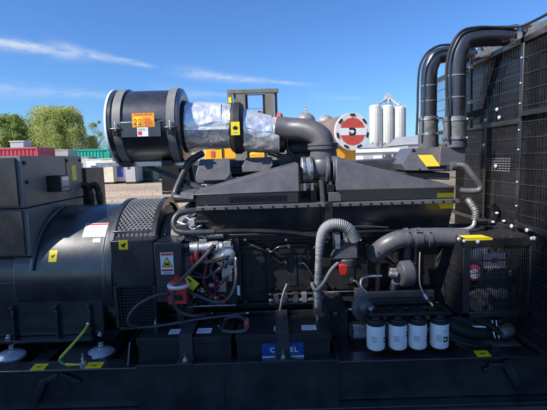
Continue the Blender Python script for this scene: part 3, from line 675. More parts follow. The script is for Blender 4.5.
for k in range(7):
    a = at(rnd.uniform(176, 192), rnd.uniform(216, 244), 2.74); e = at(rnd.uniform(192, 212), rnd.uniform(216, 244), 2.72); b.tube([a, (a+e)/2+V(0, -.02, .02), e], rnd.uniform(.006, .011), rnd.choice(['alu', 'satin', 'steel', 'rubber']), 8, ring=4); P(b, 'fuel_line', eb2); b = MB()
for q, w in (((192, 266), .03), ((197, 262), .026)):
    c = at(*q, 2.66); b = MB(); b.lathe([(0, w*.5), (.01, w*.6), (.06, w*.6), (.075, w*.25)], c, V(0, -.25, 1), 'redpaint', 14); P(b, 'terminal_boot', eb2)
c = at(190.5, 283, 2.6); l = Label(flat(c, V(1, 0, -.9), V(.9, 0, 1))); l.slab(-.045, .045, -.032, .032, 'yellow'); l.rect(-.03, .0, .005, .016, 'blacki'); P(l, 'hazard_tag', eb2)
c = at(222, 299, 2.66); b = MB(); b.tube([c+V(.025*_c(k), -.01, .03*_s(k)) for k in [i*.5 for i in range(14)]], .004, 'redi', 6, ring=3); P(b, 'red_wire', eb2)
c = at(239, 290, 2.68); b = MB(); b.box(c.x-.012, c.x+.006, 2.675, 2.68, c.z-.035, c.z+.03, 'white'); P(b, 'paper_tag', eb2)
# ---- breather with corrugated hose
b = MB()
hp = [at(318, 306, 2.66), at(317.5, 290, 2.62), at(318.5, 265, 2.58), at(320, 244, 2.56), at(323.5, 231, 2.55), at(331, 225, 2.55), at(341, 225, 2.55), at(350, 230.5, 2.56), at(356, 240, 2.58)]
b.tube(hp, lambda L: .0215+.013*min(1, max(0, (L-.36)/.2))+.0022*_s(L*640), 'hose', 16, ring=34)
bh = P(b, 'breather_hose', sharp=60)
b = MB(); c = at(346, 249, 2.6)
b.hull([(c.x-.09, 2.58, c.z-.06), (c.x+.07, 2.58, c.z-.06), (c.x+.09, 2.7, c.z-.06), (c.x-.09, 2.7, c.z-.06)], [(c.x-.03, 2.60, c.z+.03), (c.x+.075, 2.60, c.z+.05), (c.x+.08, 2.7, c.z+.08), (c.x-.03, 2.7, c.z+.03)], 'satin')
b.box(c.x+.0, c.x+.075, 2.69, 2.71, c.z, c.z+.11, 'zinc'); b.box(c.x-.075, c.x-.035, 2.585, 2.66, c.z+.0, c.z+.10, 'zinc'); b.lathe([(0, .06), (.05, .06), (.055, .04)], (c.x+.01, 2.63, c.z-.115), Z_, 'satin', 24)
br = P(b, 'breather_canister', bevel=.006)
b = MB(); c2 = at(343, 269, 2.6); b.hull([(c2.x-.02, 2.58, c2.z-.035), (c2.x+.015, 2.58, c2.z-.04), (c2.x+.015, 2.62, c2.z-.04), (c2.x-.02, 2.62, c2.z-.035)], [(c2.x-.03, 2.57, c2.z+.035), (c2.x+.03, 2.57, c2.z+.035), (c2.x+.03, 2.64, c2.z+.035), (c2.x-.03, 2.64, c2.z+.035)], 'red'); P(b, 'red_plug', br, .005)
b = MB(); b.tube([at(338, 263, 2.6), at(331, 270, 2.56), at(324, 282, 2.55), at(318, 289, 2.55), at(314, 289, 2.56), at(312, 283, 2.6)], .011, 'hose', 10); P(b, 'drain_hose', br)
b = MB(); c = at(320, 297, 2.66); b.ball(c, .04, 'satin', 14); b.ball(c+V(-.02, -.03, .03), .022, 'grey', 10); b.cyl(c+V(.0, -.02, -.09), c+V(.0, -.02, 0), .02, 'satin', 12); P(b, 'hose_fitting', bh)
# ---- engine mount plate
b = MB(); a = at(315, 345, 2.66); e = at(347, 298, 2.66); b.prism([(a.x, a.z), (e.x+.02, a.z), (e.x+.02, e.z-.1), (e.x-.03, e.z), (a.x, e.z)], 'y', 2.70, 2.8, 'dark'); b.prism([(a.x, a.z), (a.x+.02, a.z), (a.x+.12, e.z-.14), (a.x+.06, e.z-.02), (a.x, e.z-.02)], 'y', 2.68, 2.70, 'satin'); b.cyl((a.x+.14, 2.70, e.z-.12), (a.x+.14, 2.67, e.z-.12), .025, 'dark', 20); P(b, 'engine_mount', bevel=.01)
# ---- coolant return pipe, volute
b = MB()
pp = [at(374, 256, 2.70), at(379, 250.5, 2.66), at(387, 244.5, 2.63), at(397, 240, 2.62), at(408, 238, 2.62), at(422, 237, 2.62), at(440, 237, 2.62), at(466, 238, 2.62)]
b.tube(pp, .058, 'grey', 28, ring=8)
rp = P(b, 'return_pipe')
for a_, e_ in ((405, 409), (413, 421), (426, 430)):
    b = MB(); b.tube([at(a_, 238, 2.62), at((a_+e_)/2, 237.7, 2.62), at(e_, 237.3, 2.62)], .0635, 'grey', 28); b.cyl(at(a_+2, 230, 2.56), at(e_-1, 230, 2.56), .006, 'steel', 8); P(b, 'hose_clamp', rp, .001)
b = MB(); p = at(380, 254, 2.6); b.tube([at(372.5, 258, 2.71), at(375, 255, 2.69)], .056, 'blacki', 24); P(b, 'pipe_mouth', rp)
l = Label(flat(at(379.5, 252.5, 2.60), V(1, .1, .5), V(-.4, .2, 1))); l.poly([(-.02, -.01), (-.008, 0), (-.014, .012), (.0, .006), (.008, .018), (.02, .01), (.012, -.004), (.018, -.014), (0, -.008)], 'blacki'); P(l, 'paint_mark', rp)
b = MB(); c = at(405, 273, 2.64); b.tube([at(407, 241, 2.72), at(406, 258, 2.70), c+V(0, .03, .02)], .05, 'dark', 16); b.lathe([(-.045, .05), (-.04, .08), (-.025, .088), (.03, .088), (.042, .08), (.045, .04)], c, V(1, .12, .05), 'grey', 32); b.box(c.x-.09, c.x-.05, 2.64, 2.72, c.z-.03, c.z+.03, 'alu'); b.cyl(c+V(-.06, -.03, .0), c+V(-.11, -.03, .01), .022, 'alu', 14); b.cyl(c+V(-.055, 0.0, -.05), c+V(-.055, .06, -.13), .03, 'grey', 14)
P(b, 'water_pump', bevel=.003)
b = MB(); b.tube([at(382, 276, 2.62), at(370, 276.5, 2.62), at(362, 279, 2.6), at(361, 286, 2.58), at(367, 294, 2.58), at(372, 303, 2.58), at(373.5, 313, 2.6)], .0095, 'steel', 10); P(b, 'fuel_pipe')
b = MB(); b.tube([at(420, 252, 2.6), at(419.5, 268, 2.58), at(420, 284, 2.56), at(425, 296, 2.54), at(432, 305, 2.52)], .005, 'hose', 8)
b.cyl(at(424, 294, 2.54), at(427, 299, 2.53), .013, 'alu', 10); b.cyl(at(430, 302, 2.52), at(434, 308, 2.51), .014, 'brass', 10); P(b, 'sensor_lead')
b = MB(); c = at(366, 309, 2.52); b.lathe([(0, .05), (.005, .085), (.03, .09), (.045, .08), (.05, .05), (.08, .04), (.085, .02)], c+V(-.02, .05, 0), V(.55, -1, .1), 'grey', 32); b.cyl(c+V(.02, -.03, .01), c+V(.035, -.06, .015), .02, 'alu', 14); b.cyl(c+V(-.07, .0, 0), c+V(-.11, -.0, .0), .01, 'steel', 8); b.box(c.x-.05, c.x+.0, 2.55, 2.65, c.z+.03, c.z+.10, 'grey'); P(b, 'fuel_pump', bevel=.004)
# ---- filter head and four spin-on filters
b = MB(); a = at(366, 321, 2.48); e = at(447, 306, 2.48); b.box(a.x, e.x, 2.395, 2.56, .538, .56, 'dark'); b.box(a.x-.01, e.x-.04, 2.57, 2.6, .5, .635, 'satin'); b.box(a.x+.02, e.x-.06, 2.53, 2.57, .561, .60, 'dark')
for q in (376, 392, 408, 428): c = at(q, 306, 2.42); b.cyl((c.x, 2.46, .561), (c.x, 2.46, .575), .018, 'dark', 14)
b.bolts([at(q, 303, 2.57) for q in (378, 388, 400, 416, 430, 437)], -Y_, .012, .012, 'steel')
fh = P(b, 'filter_head', bevel=.006)
b = MB(); a = at(350, 350, 2.5); e = at(452, 342, 2.5); b.box(a.x, e.x, 2.465, 2.72, .25, .262, 'satin'); p = at(361, 330, 2.56); b.box(p.x-.05, p.x+.04, 2.56, 2.62, .34, .43, 'zinc'); P(b, 'filter_shelf', bevel=.003)
fx = [at(q, 330, 2.42).x for q in (375.7, 397.7, 417.5, 439.3)]
f0 = MB(); x = fx[0]; z0 = .335; f0.lathe([(0, .02), (.002, .042), (.012, .0525), (.02, .054), (.15, .054), (.155, .0525)], (x, 2.42, z0), Z_, 'filterwhite', 40)
fo = P(f0, 'spin_on_filter', fh)
f1 = MB(); f1.lathe([(.155, .0515), (.157, .053), (.180, .053), (.186, .048), (.188, .03), (.205, .028)], (x, 2.42, z0), Z_, 'rubber', 36); fc = P(f1, 'filter_cap', fo)
def fpos(x, a0): return lambda u, v, h: V(x+(.0543+h)*_s(a0+u/.0543), 2.42-(.0543+h)*_c(a0+u/.0543), z0+.08+v)
for i, (x, ang, faint) in enumerate(zip(fx, (58, 62, 60, 20), (1, 1, 1, 1))):
    if i:
        o = fo.copy(); COL.objects.link(o); o.location.x = x-fx[0]; k = fc.copy(); COL.objects.link(k); k.parent = o
    else: o = fo
    l = Label(fpos(fx[0], math.radians(ang))); l.h = .0006
    logo(l, 0, -.012 if i != 1 else .02, .032, 'blacki'); l.lines(-.015, .015, .035, .047, 2, 'greyi')
    l.pos = fpos(fx[0], math.radians(-20)); l.lines(-.02, .018, -.02, .02, 5, 'greyi')
    q = l.build('filter_print', o)
# ---- belt guard
GX0, GX1, GY, GZ0, GZ1 = 1.12, 1.53, 2.45, .50, .985
b = MB()
for (x0, x1, y0, y1, z0, z1) in ((GX0, GX1+.06, GY, GY+.02, GZ1-.055, GZ1), (GX0, GX0+.045, GY, GY+.02, GZ0, GZ1-.055), (GX1-.01, GX1+.06, GY, GY+.02, GZ0, GZ1-.055), (GX0, GX1+.06, GY, GY+.02, GZ0, GZ0+.03),
        (GX0, GX0+.012, GY+.02, 2.98, GZ1-.03, GZ1)): b.box(x0, x1, y0, y1, z0, z1, 'paint')
b.box(GX0, GX1, 2.97, 2.99, GZ1-.03, GZ1, 'paint'); b.box(GX0+.1, GX1, 2.955, 2.985, .30, GZ1-.04, 'dark')
bg = P(b, 'belt_guard', bevel=.003)
b = MB(); b.grid_wires((GX0+.045, GY+.012, GZ0+.03), X_, Z_, GX1-GX0-.05, GZ1-GZ0-.085, .0132, .078, .0019, 'mesh')
P(b, 'front_mesh', bg)
b = MB()
n = 30
for i in range(n+1):
    y = GY+.03+(2.86-GY-.03)*i/n; zt = GZ1-.03 if y < 2.62 else GZ1-.03-(y-2.62)*.9; b.obox((GX0+.004, y, (GZ0+zt)/2), Y_, Z_, X_, .0026, zt-GZ0, .0026, 'mesh')
for k in range(7):
    z = GZ0+.002+k*.075; yt = 2.86 if z < .74 else 2.86-(z-.74)*1.1; b.obox((GX0, (GY+.02+yt)/2, z), Y_, Z_, X_, yt-GY-.02, .0045, .0045, 'mesh')
b.box(GX0-.002, GX0+.012, 2.855, 2.875, GZ0, .76, 'mesh'); b.bar((GX0+.005, 2.865, .755), (GX0+.005, 2.62, GZ1-.025), .014, 'mesh', .02)
P(b, 'side_mesh', bg)
b = MB(); b.grid_wires((GX0+.01, GY+.02, GZ1-.004), X_, Y_, GX1-GX0-.01, .52, .0132, .04, .0019, 'mesh'); P(b, 'top_mesh', bg)
def one_bolt(c, rad, parent, **k):
    b = MB(); b.ball(c, rad, 'boltcap', 12, **k); P(b, 'guard_bolt', parent)
for q in ((464.5, 241), (478, 242), (532, 238.5), (459, 239)): one_bolt(at(q[0], q[1], GY), .0125, bg, sy=.7)
for q in ((497, 213), (504, 221), (493, 222)): one_bolt(at(q[0], q[1], 2.75), .0125, bg, sz=.7)
c = at(470, 235.8, GY+.02); b = MB(); b.add([(GX0+.01, GY+.004, GZ1+.0015), (GX0+.17, GY+.004, GZ1+.0015), (GX0+.15, GY+.1, GZ1+.0015), (GX0+.01, GY+.1, GZ1+.0015)], [(0, 1, 2, 3)], 'yellow'); b.add([(GX0+.01, GY-.0015, GZ1-.012), (GX0+.17, GY-.0015, GZ1-.012), (GX0+.17, GY-.0015, GZ1+.0015), (GX0+.01, GY-.0015, GZ1+.0015)], [(0, 1, 2, 3)], 'yellow'); P(b, 'hazard_sticker', bg)
# pulleys and charging alternator inside
b = MB(); c = at(484, 257, 2.68); b.lathe([(-.02, .05), (0, .085), (.10, .09), (.13, .07), (.14, .03)], c+V(.0, .1, 0), -Y_+V(-.3, 0, 0), 'alu', 30)
for k in range(9): a = 2*PI*k/9; b.cyl(c+V(.03+.06*_c(a), -.045, .06*_s(a)), c+V(.035+.06*_c(a), -.055, .06*_s(a)), .012, 'dark', 8)
ca = P(b, 'charging_alternator', bevel=.002)
l = Label(flat((c.x-.012, 2.53, c.z+.012), X_, Z_)); l.slab(-.07, .07, -.045, .05, 'white'); l.rect(-.075, .075, -.002, .01, 'redi'); l.rect(-.02, .02, -.012, .02, 'redi'); l.lines(-.07, -.02, .02, .045, 3, 'greyi'); l.lines(.02, .06, -.035, -.01, 2, 'greyi'); P(l, 'warning_label', ca)
b = MB(); c = at(474, 272, 2.6); b.lathe([(0, .035), (.012, .05), (.03, .05), (.035, .03)], c, V(-.5, -1, 0), 'maroon', 26); b.cyl(c+V(-.015, -.04, 0), c+V(-.02, -.05, 0), .03, 'white', 16); P(b, 'belt_tensioner')
b = MB()
for px, py, Y, r in ((500, 290, 2.8, .15), (515, 262, 2.85, .10), (480, 300, 2.8, .09)):
    c = at(px, py, Y); b.lathe([(0, r*.9), (.01, r), (.02, r*.92), (.03, r), (.05, r*.9), (.055, r*.3)], c, V(-.35, -1, 0), 'satin', 36); b.cyl(c, c+V(-.025, -.075, 0), r*.25, 'steel', 14)
P(b, 'drive_pulley')
b = MB(); b.box(1.14, 1.5, 2.9, 3.0, .35, .98, 'dark'); P(b, 'front_gear_case', bevel=.01)
# hoses below the guard
b = MB(); b.tube([at(447, 322, 2.6), at(462, 330, 2.58), at(480, 333, 2.58), at(500, 330, 2.6), at(520, 322, 2.65)], .045, 'rubber', 16); hz = P(b, 'lower_hose')
b = MB()
for q in (492, 496): b.tube([at(q, 320, 2.56), at(q+1.5, 332, 2.53), at(q+3, 338, 2.52)], .008, 'steel', 8)
P(b, 'hose_clamp', hz)
b = MB(); c = at(506, 331, 2.52); b.lathe([(-.04, .035), (-.03, .04), (.03, .04), (.04, .035)], c, V(1, .2, .3), 'sleeve', 22); b.tube([c+V(-.15, .1, .04), c+V(-.09, .02, .03), c+V(-.04, 0, -.01)], .02, 'rubber', 10); P(b, 'hose_joint', hz)
b = MB(); b.tube([at(444, 337, 2.56), at(456, 341, 2.52), at(474, 346, 2.5), at(492, 346, 2.5)], .012, 'rubber', 8); b.tube([at(452, 331, 2.6), at(470, 327, 2.58), at(486, 327, 2.56)], .012, 'steel', 8); P(b, 'drain_pipe')
b = MB(); b.box(1.32, 1.50, 2.47, 2.62, .30, .304, 'sleeve'); P(b, 'deck_plate', skid)
# ---- radiator
RX, RY0, RY1, RT = 1.535, 1.9, 4.3, 2.17
b = MB(); b.box(RX+.12, 2.3, RY0+.04, 3.82, .32, RT-.02, 'core')
rad = P(b, 'radiator', bevel=.01)
b = MB()
for y in (RY0, 2.60, RY1-.03):
    b.box(RX-.012, RX+.03, y, y+.035, .31, RT, 'paint')
b.box(RX-.012, RX+.03, RY0+.036, RY1-.031, RT-.035, RT, 'paint')
for z in (1.70, 1.02): b.box(RX-.03, RX-.002, RY0+.036, 2.598, z, z+.03, 'paint')
b.box(RX-.012, RX+.03, 2.637, RY1-.031, 1.66, 1.69, 'paint'); b.box(RX-.012, RX+.03, 2.637, RY1-.031, .98, 1.01, 'paint'); b.box(RX-.01, RX+.03, 3.02, 3.05, 1.01, 1.66, 'paint')
b.box(RX-.012, RX+.02, RY0+.036, RY1-.031, .31, .34, 'paint')
gf = P(b, 'guard_frame', rad, .003)
def rmesh(y0, y1, z0, z1, dy, dz, r=.0012, r2=.0024):
    b = MB(); b.grid_wires((RX, y1, z0), -Y_, Z_, y1-y0, z1-z0, dy, dz, r, 'mesh', r2=r2); P(b, 'wire_mesh', rad)
rmesh(RY0+.04, 2.60, .34, RT-.03, .0135, .093); rmesh(2.64, RY1-.04, 1.69, RT-.03, .0254, .093); rmesh(3.05, RY1-.04, .34, 1.66, .016, .093); rmesh(2.64, 3.02, 1.01, 1.66, .0135, .093)
b = MB(); b.box(RX+.05, RX+.056, 2.66, 3.75, 1.70, RT-.04, 'sheet'); b.box(RX+.05, RX+.056, 2.66, 3.25, .4, 1.66, 'sheet'); b.hull([(RX+.03, 3.22, 1.70), (RX+.045, 3.22, 1.70), (RX+.045, 3.34, 1.70), (RX+.03, 3.34, 1.70)], [(RX+.03, 3.0, 2.13), (RX+.045, 3.0, 2.13), (RX+.045, 3.10, 2.13), (RX+.03, 3.10, 2.13)], 'dark'); P(b, 'fan_shroud', rad)  # slanted dark band paints the coolant pipe's shadow on the sheet
b = MB(); n = 80; rnd = random.Random(8)
for i in range(n):
    y = RY0+.06+(2.58-RY0-.06)*i/n; b.box(RX+.07+rnd.uniform(-.012, .012), RX+.118, y, y+rnd.choice((.002, .003, .0045)), .36, RT-.05, 'core')
P(b, 'cooling_fins', rad)
b = MB()
for i in range(9):
    for k in range(6): y = 2.72+.035*i; z = 1.36+.016*k; b.box(RX-.006, RX-.002, y, y+.022, z, z+.007, 'strap')
for q in ((498, 109.5), (500.5, 117.5), (487, 120), (486, 145), (498.5, 166)): c = at(q[0], q[1], RX/((q[0]-273.5)/F)); one_bolt((RX-.015, c.y, c.z), .0135, rad, sx=.7)
for q in ((520, 226), (536, 230), (544, 238)): c = at(q[0], q[1], RX/((q[0]-273.5)/F)); one_bolt((RX-.036, c.y, c.z), .0135, rad, sx=.7)
P(b, 'louvre_plate', rad)
for z in (2.05, 1.9, 1.78, 1.62, 1.5, 1.3, 1.15): one_bolt((RX-.014, 2.617, z), .006, rad)
b = MB(); b.box(RX+.03, 2.5, RY0, 3.85, RT+.002, RT+.012, 'paint'); b.box(RX+.10, 2.4, RY0+.1, 3.8, RT+.012, RT+.09, 'sleeve'); tt = P(b, 'header_tank', rad, .01)
# ---- coolant pipes to the header tank
def hot_pipe(px, ytop, ybot, Y, x, zt, zb, xe, cable):
    b = MB(); r = .16
    b.tube([(x, Y, zb), (x, Y, zb+.2), (x, Y, zt-r), (x+.02, Y, zt-r*.45), (x+r*.32, Y, zt-r*.14), (x+r*.75, Y, zt-.005), (x+r*1.2, Y, zt), (xe-.1, Y, zt), (xe, Y, zt)], .063, 'filterbody', 32, ring=10)
    hp = P(b, 'coolant_pipe')
    b = MB(); b.lathe([(0, .06), (0, .074), (.03, .072), (.05, .076), (.09, .073), (.12, .078), (.16, .074), (.16, .06)], (x, Y, zb-.03), Z_, 'sleeve', 32); P(b, 'hose_sleeve', hp)
    for t in (.0, .12):
        b = MB(); b.lathe([(0, .074), (0, .082), (.018, .082), (.018, .074)], (x, Y, zb-.02+t), Z_, 'steel', 32, False); b.cyl((x+.04, Y-.09, zb-.011+t), (x+.10, Y-.05, zb-.011+t), .008, 'zinc', 8); P(b, 'hose_clamp', hp)
    b = MB(); b.lathe([(0, .063), (0, .071), (.03, .071), (.03, .063)], (x+r*2.2, Y, zt), X_, 'zinc', 32, False); b.box(x+r*2.2, x+r*2.2+.03, Y-.08, Y-.055, zt-.11, zt, 'zinc'); P(b, 'pipe_clamp', hp)
    b = MB(); b.tube([(xe, Y, zt), (xe+.04, Y, zt)], .07, 'sleeve', 28); b.cyl((xe+.04, Y, zt), (xe+.05, Y, zt), .08, 'sleeve', 28); b.tube([(xe+.05, Y, zt), (xe+.12, Y, zt-.02), (xe+.14, Y, zt-.09)], .06, 'sleeve', 20); P(b, 'hose_sleeve', hp)
    b = MB(); b.tube(cable, .009, 'rubber', 8); P(b, 'sensor_cable', hp)
    for zz in (zb+.25, zt-.25):
        b = MB(); b.lathe([(0, .0635), (0, .0655), (.008, .0655), (.008, .0635)], (x, Y, zz), Z_, 'strap', 32, False); P(b, 'cable_tie', hp)
z2 = at(500, 36, 2.85).z
hot_pipe(455, 0, 0, 2.85, 1.228, z2, 1.60, 1.70, [at(449, 142, 2.79), at(448.5, 115, 2.79), at(446.5, 85, 2.79), at(447, 62, 2.79), at(452, 45, 2.79), at(462, 31, 2.79), at(480, 27, 2.79), at(505, 27.5, 2.79), at(524, 25, 2.75), at(549, 13, 2.6), at(580, -4, 2.4)])
z3 = at(450, 54, 3.5).z
hot_pipe(428, 0, 0, 3.5, 1.29, z3, 1.66, 1.70, [at(416.5, 135, 3.42), at(417.5, 110, 3.42), at(418, 85, 3.42), at(420, 66, 3.42), at(427, 53, 3.42), at(438, 46, 3.42), at(450, 44.5, 3.42), at(470, 43, 3.42)])
b = MB(); b.tube([at(471, 128, 3.0), at(471, 66, 3.0), at(473, 60, 3.02), at(482, 57, 3.05), at(500, 52, 2.9), at(515, 42, 2.7)], .012, 'satin', 8); b.bolts([at(470, 67, 2.98), at(470, 102, 2.98)], -Y_, .014, .02, 'zinc', 8); P(b, 'vent_pipe', rad)
b = MB(); b.bar(at(466, 117, 2.95), at(482, 112, 2.95), .03, 'paint', .05); b.bar(at(471, 128, 2.97), at(471, 58, 2.97), .012, 'paint'); P(b, 'pipe_bracket', rad)
# ---- thermostat housings
b = MB()
q = [at(402, 164, 2.82), at(412, 148, 2.92), at(437, 148, 2.92), at(447, 165, 2.82), at(446, 171, 2.82), at(405, 171, 2.82)]
b.hull(q, [p+V(.02, .35, .0) for p in q], 'grey')
b.hull([at(396, 172, 2.85), at(450, 173, 2.85), at(450, 180, 2.85), at(396, 178, 2.85)], [p+V(0, .3, 0) for p in (at(396, 172, 2.85), at(450, 173, 2.85), at(450, 180, 2.85), at(396, 178, 2.85))], 'satin')
b.bolts([at(419, 170, 2.82), at(444, 170, 2.82), at(413, 150, 2.9)], -Y_, .012, .012, 'bolt')
th = P(b, 'thermostat_housing', bevel=.008)
a0, a1 = at(415, 155, 2.88), at(440, 168, 2.8); nrm = (q[3]-q[0]).cross(q[1]-q[0]); cc = at(428, 160.5, 2.838)
uu = (q[3]-q[0]).normalized(); vv = ((q[1]+q[2])/2-(q[0]+q[3])/2).normalized(); nn = uu.cross(vv); vv = nn.cross(uu)
off = nn*((q[0]-cc).dot(nn))
l = Label(flat(cc+off, uu, vv)); l.add([l.pos(u, v, .0015) for u, v in ((-.06, .05), (.04, .055), (.075, -.045), (-.02, -.05))], [(0, 1, 2, 3)], 'amber'); P(l, 'reflective_sticker', th)
b = MB(); a = at(440, 166, 2.8); e = at(466, 146, 2.8); b.box(a.x, e.x, 2.80, 3.0, a.z, e.z, 'grey'); b.cyl((1.228, 2.85, e.z-.01), (1.228, 2.85, 1.6), .075, 'grey', 28)
for q_ in (445, 452, 460): b.cyl(at(q_, 147, 2.82), at(q_, 144, 2.82), .012, 'satin', 8)
t2 = P(b, 'thermostat_housing', bevel=.008)
b = MB(); b.cyl((1.29, 3.5, 1.45), (1.29, 3.5, 1.65), .08, 'grey', 28); b.box(.95, 1.4, 3.3, 3.65, 1.35, 1.5, 'satin'); P(b, 'pipe_elbow', bevel=.006)
b = MB(); b.tube([at(452, 166, 2.78), at(460, 165, 2.76), at(466, 167, 2.74), at(473, 176, 2.72), at(480, 185, 2.72), at(479, 190, 2.72), at(470, 191, 2.74), at(460, 190.5, 2.76)], .019, 'grey', 14); b.lathe([(0, .03), (.03, .03)], at(451, 166, 2.78), X_, 'grey', 16); P(b, 'bypass_pipe')
b = MB(); b.tube([at(434, 229.5, 2.66), at(455, 230, 2.66), at(466, 229.5, 2.66), at(473, 226, 2.66), at(475, 219, 2.67)], .013, 'silic', 10); b.tube([at(475, 220, 2.67), at(475.5, 212, 2.68), at(472, 205, 2.7), at(468, 200, 2.74)], lambda L: .022+.002*_s(L*500), 'sleeve', 14, ring=14); b.tube([at(475, 224, 2.7), at(490, 223, 2.74)], .015, 'rubber', 10); P(b, 'heater_pipe')
# rocker covers and top of the far bank
b = MB(); c0 = at(355, 172, 3.1); c1 = at(402, 158, 3.1); b.hull([(c0.x, 3.1, 1.2), (c1.x+.1, 3.1, 1.2), (c1.x+.1, 3.5, 1.2), (c0.x, 3.5, 1.2)], [(c0.x, 3.1, c1.z-.01), (c1.x+.03, 3.1, c1.z), (c1.x+.03, 3.5, c1.z), (c0.x, 3.5, c1.z-.01)], 'satin')
b.box(-.5, c0.x-.2, 3.1, 3.5, 1.1, 1.3, 'satin'); b.box(-.5, 1.2, 3.05, 3.6, .98, 1.1, 'dark'); b.box(.05, .34, 3.1, 3.5, 1.3, 1.52, 'dark'); b.box(-.15, .02, 3.15, 3.5, 1.3, 1.42, 'dark')
b.bolts([(c1.x-.1+.06*i, 3.2, c1.z) for i in range(4)], Z_, .012, .03, 'zinc'); P(b, 'rocker_cover', bevel=.01)
b = MB(); c = at(302, 148, 3.25); b.lathe([(-.12, .06), (-.10, .11), (.04, .13), (.08, .10), (.1, .05)], c, X_, 'dark', 30); b.tube([at(268, 152, 3.2), at(285, 157, 3.2), at(300, 158, 3.2)], .02, 'steel', 8); b.tube([at(283, 143, 3.1), at(290, 152, 3.1), at(296, 160, 3.1)], .015, 'satin', 8); P(b, 'turbocharger', bevel=.003)

# ------------------------------------------------------------------ earth strap, batteries, cables (things that lie on or hang from the set)
b = MB(); b.tube([at(87.5, 325, 2.69), at(84, 331, 2.62), at(73, 344, 2.52), at(62, 356, 2.44), at(60, 361, 2.41), at(64, 364, 2.40), at(75, 365, 2.40), at(83, 365.5, 2.40)], .0085, 'earth', 10)
b.tube([at(59.6, 359, 2.405), at(61, 362.5, 2.398), at(65, 364.4, 2.397)], .0088, 'green', 10); b.cyl(at(87.5, 326, 2.69), at(88.5, 323, 2.70), .012, 'zinc', 10); c = at(83.5, 366, 2.40)
b.cyl((c.x, 2.40, .3005), (c.x, 2.40, .316), .02, 'zinc', 6); b.cyl((c.x, 2.40, .316), (c.x, 2.40, .37), .006, 'zinc', 8); b.cyl((c.x, 2.40, .33), (c.x, 2.40, .342), .012, 'zinc', 6)
tag(P(b, 'earth_cable', None), 'yellow earth cable bent down to a bolt on the skid rail at lower left', 'cable')
def battery(x0, label, printed):
    t = thing('battery', label, 'battery', (x0+.28, 2.56, .2), 'batteries in the tray')
    x1 = x0+.57; b = MB(); b.box(x0+.005, x1-.005, 2.41, 2.70, .201, .405, 'batt'); P(b, 'battery_case', t, .006)
    b = MB(); b.box(x0, x1, 2.402, 2.71, .405, .447, 'batt')
    for k in range(6): b.cyl((x0+.08+.08*k, 2.64, .447), (x0+.08+.08*k, 2.64, .453), .018, 'batt', 20)
    b.box(x0+.02, x1-.02, 2.405, 2.41, .395, .403, 'batt')
    lid = P(b, 'battery_lid', t, .006)
    for x in (x0+.06, x1-.06):
        b = MB(); b.cyl((x, 2.62, .447), (x, 2.62, .475), .011, 'zinc', 12, .009); P(b, 'terminal', t)
    for u0, u1, a in ((-.07, -.005, 'white'), (.10, .19, 'white')):
        cx = x0+.30
        l = Label(flat((cx, 2.5, .448), X_, Y_)); d = .0 if printed else -.05; l.slab(u0+d, u1+d, -.04, .03, 'white'); l.lines(u0+d+.006, u1+d-.006, -.03, .02, 4, 'greyi'); P(l, 'label', lid)
    if printed:
        l = Label(flat((x0+.28, 2.41, .345), X_, Z_)); l.slab(-.125, .125, -.055, .048, 'bluei'); l.rect(-.125, .125, -.055, -.032, 'white')
        for ch, u in (('C', -.062), ('E', .052), ('L', .079)): l.text(ch, u, .004, .042, 'white', .03)
        l.rect(-.07, .10, -.021, -.019, 'greyi'); l.lines(-.12, .1, -.052, -.036, 2, 'greyi'); P(l, 'brand_label', t)
    return t
battery(-.845, 'black battery without a front label, nearest the red isolator switch', False)
battery(-.25, 'black battery with a blue and white label on its front', True)
def cable(label, pts, r=.0085, m='cablegrey', ends=()):
    b = MB(); b.tube(pts, r, m, 10)
    for p, q in ((Vector(pts[0]), Vector(pts[1])), (Vector(pts[-1]), Vector(pts[-2]))):
        d = (p-q).normalized(); b.cyl(p-d*.03, p+d*.012, r*1.45, 'rubber', 10); b.cyl(p+d*.012, p+d*.03, r*.8, 'zinc', 8)
    return tag(P(b, 'battery_cable', None), label, 'cable', 'cables by the batteries')
cable('grey cable looping left from the isolator switch down onto the unlabelled battery', [at(172, 293, 2.52), at(155, 296, 2.45), at(138, 305, 2.42), at(128.5, 317, 2.42), at(130, 325, 2.45), at(141, 327.5, 2.5), at(165, 325, 2.55), at(200, 319, 2.58), at(225, 316, 2.60), at(244, 313.5, 2.62)], .0085)
cable('dark cable running from the starter down past the isolator to the batteries', [at(213, 247, 2.6), at(203, 258, 2.55), at(188, 273, 2.52), at(175, 287, 2.5), at(173, 300, 2.5), at(180, 312, 2.55), at(195, 316, 2.6), at(208, 314, 2.66)], .012)
cable('black cable sagging from the isolator up to the starter solenoid', [at(188, 292, 2.54), at(200, 297, 2.55), at(215, 302, 2.56), at(226, 300, 2.57), at(233, 291, 2.58), at(236, 278, 2.6), at(236, 262, 2.64)], .010)
cable('short bunched cable lying over the lid joint between both batteries', [at(221, 328, 2.50), at(224, 331, 2.47), at(234, 332, 2.46), at(246, 330, 2.46), at(247, 322, 2.52), at(240, 317, 2.6), at(228, 318, 2.6), at(224, 325, 2.54)], .010)
b = MB(); c = at(246.5, 324, 2.5); b.hull([(c.x-.012, 2.49, c.z-.03), (c.x+.012, 2.49, c.z-.03), (c.x+.012, 2.52, c.z-.03), (c.x-.012, 2.52, c.z-.03)], [(c.x-.014, 2.49, c.z+.02), (c.x+.014, 2.49, c.z+.02), (c.x+.014, 2.52, c.z+.02), (c.x-.014, 2.52, c.z+.02)], 'redpaint'); tag(P(b, 'terminal_cap', None, .004), 'small red terminal cap on the cable between the batteries', 'cap')

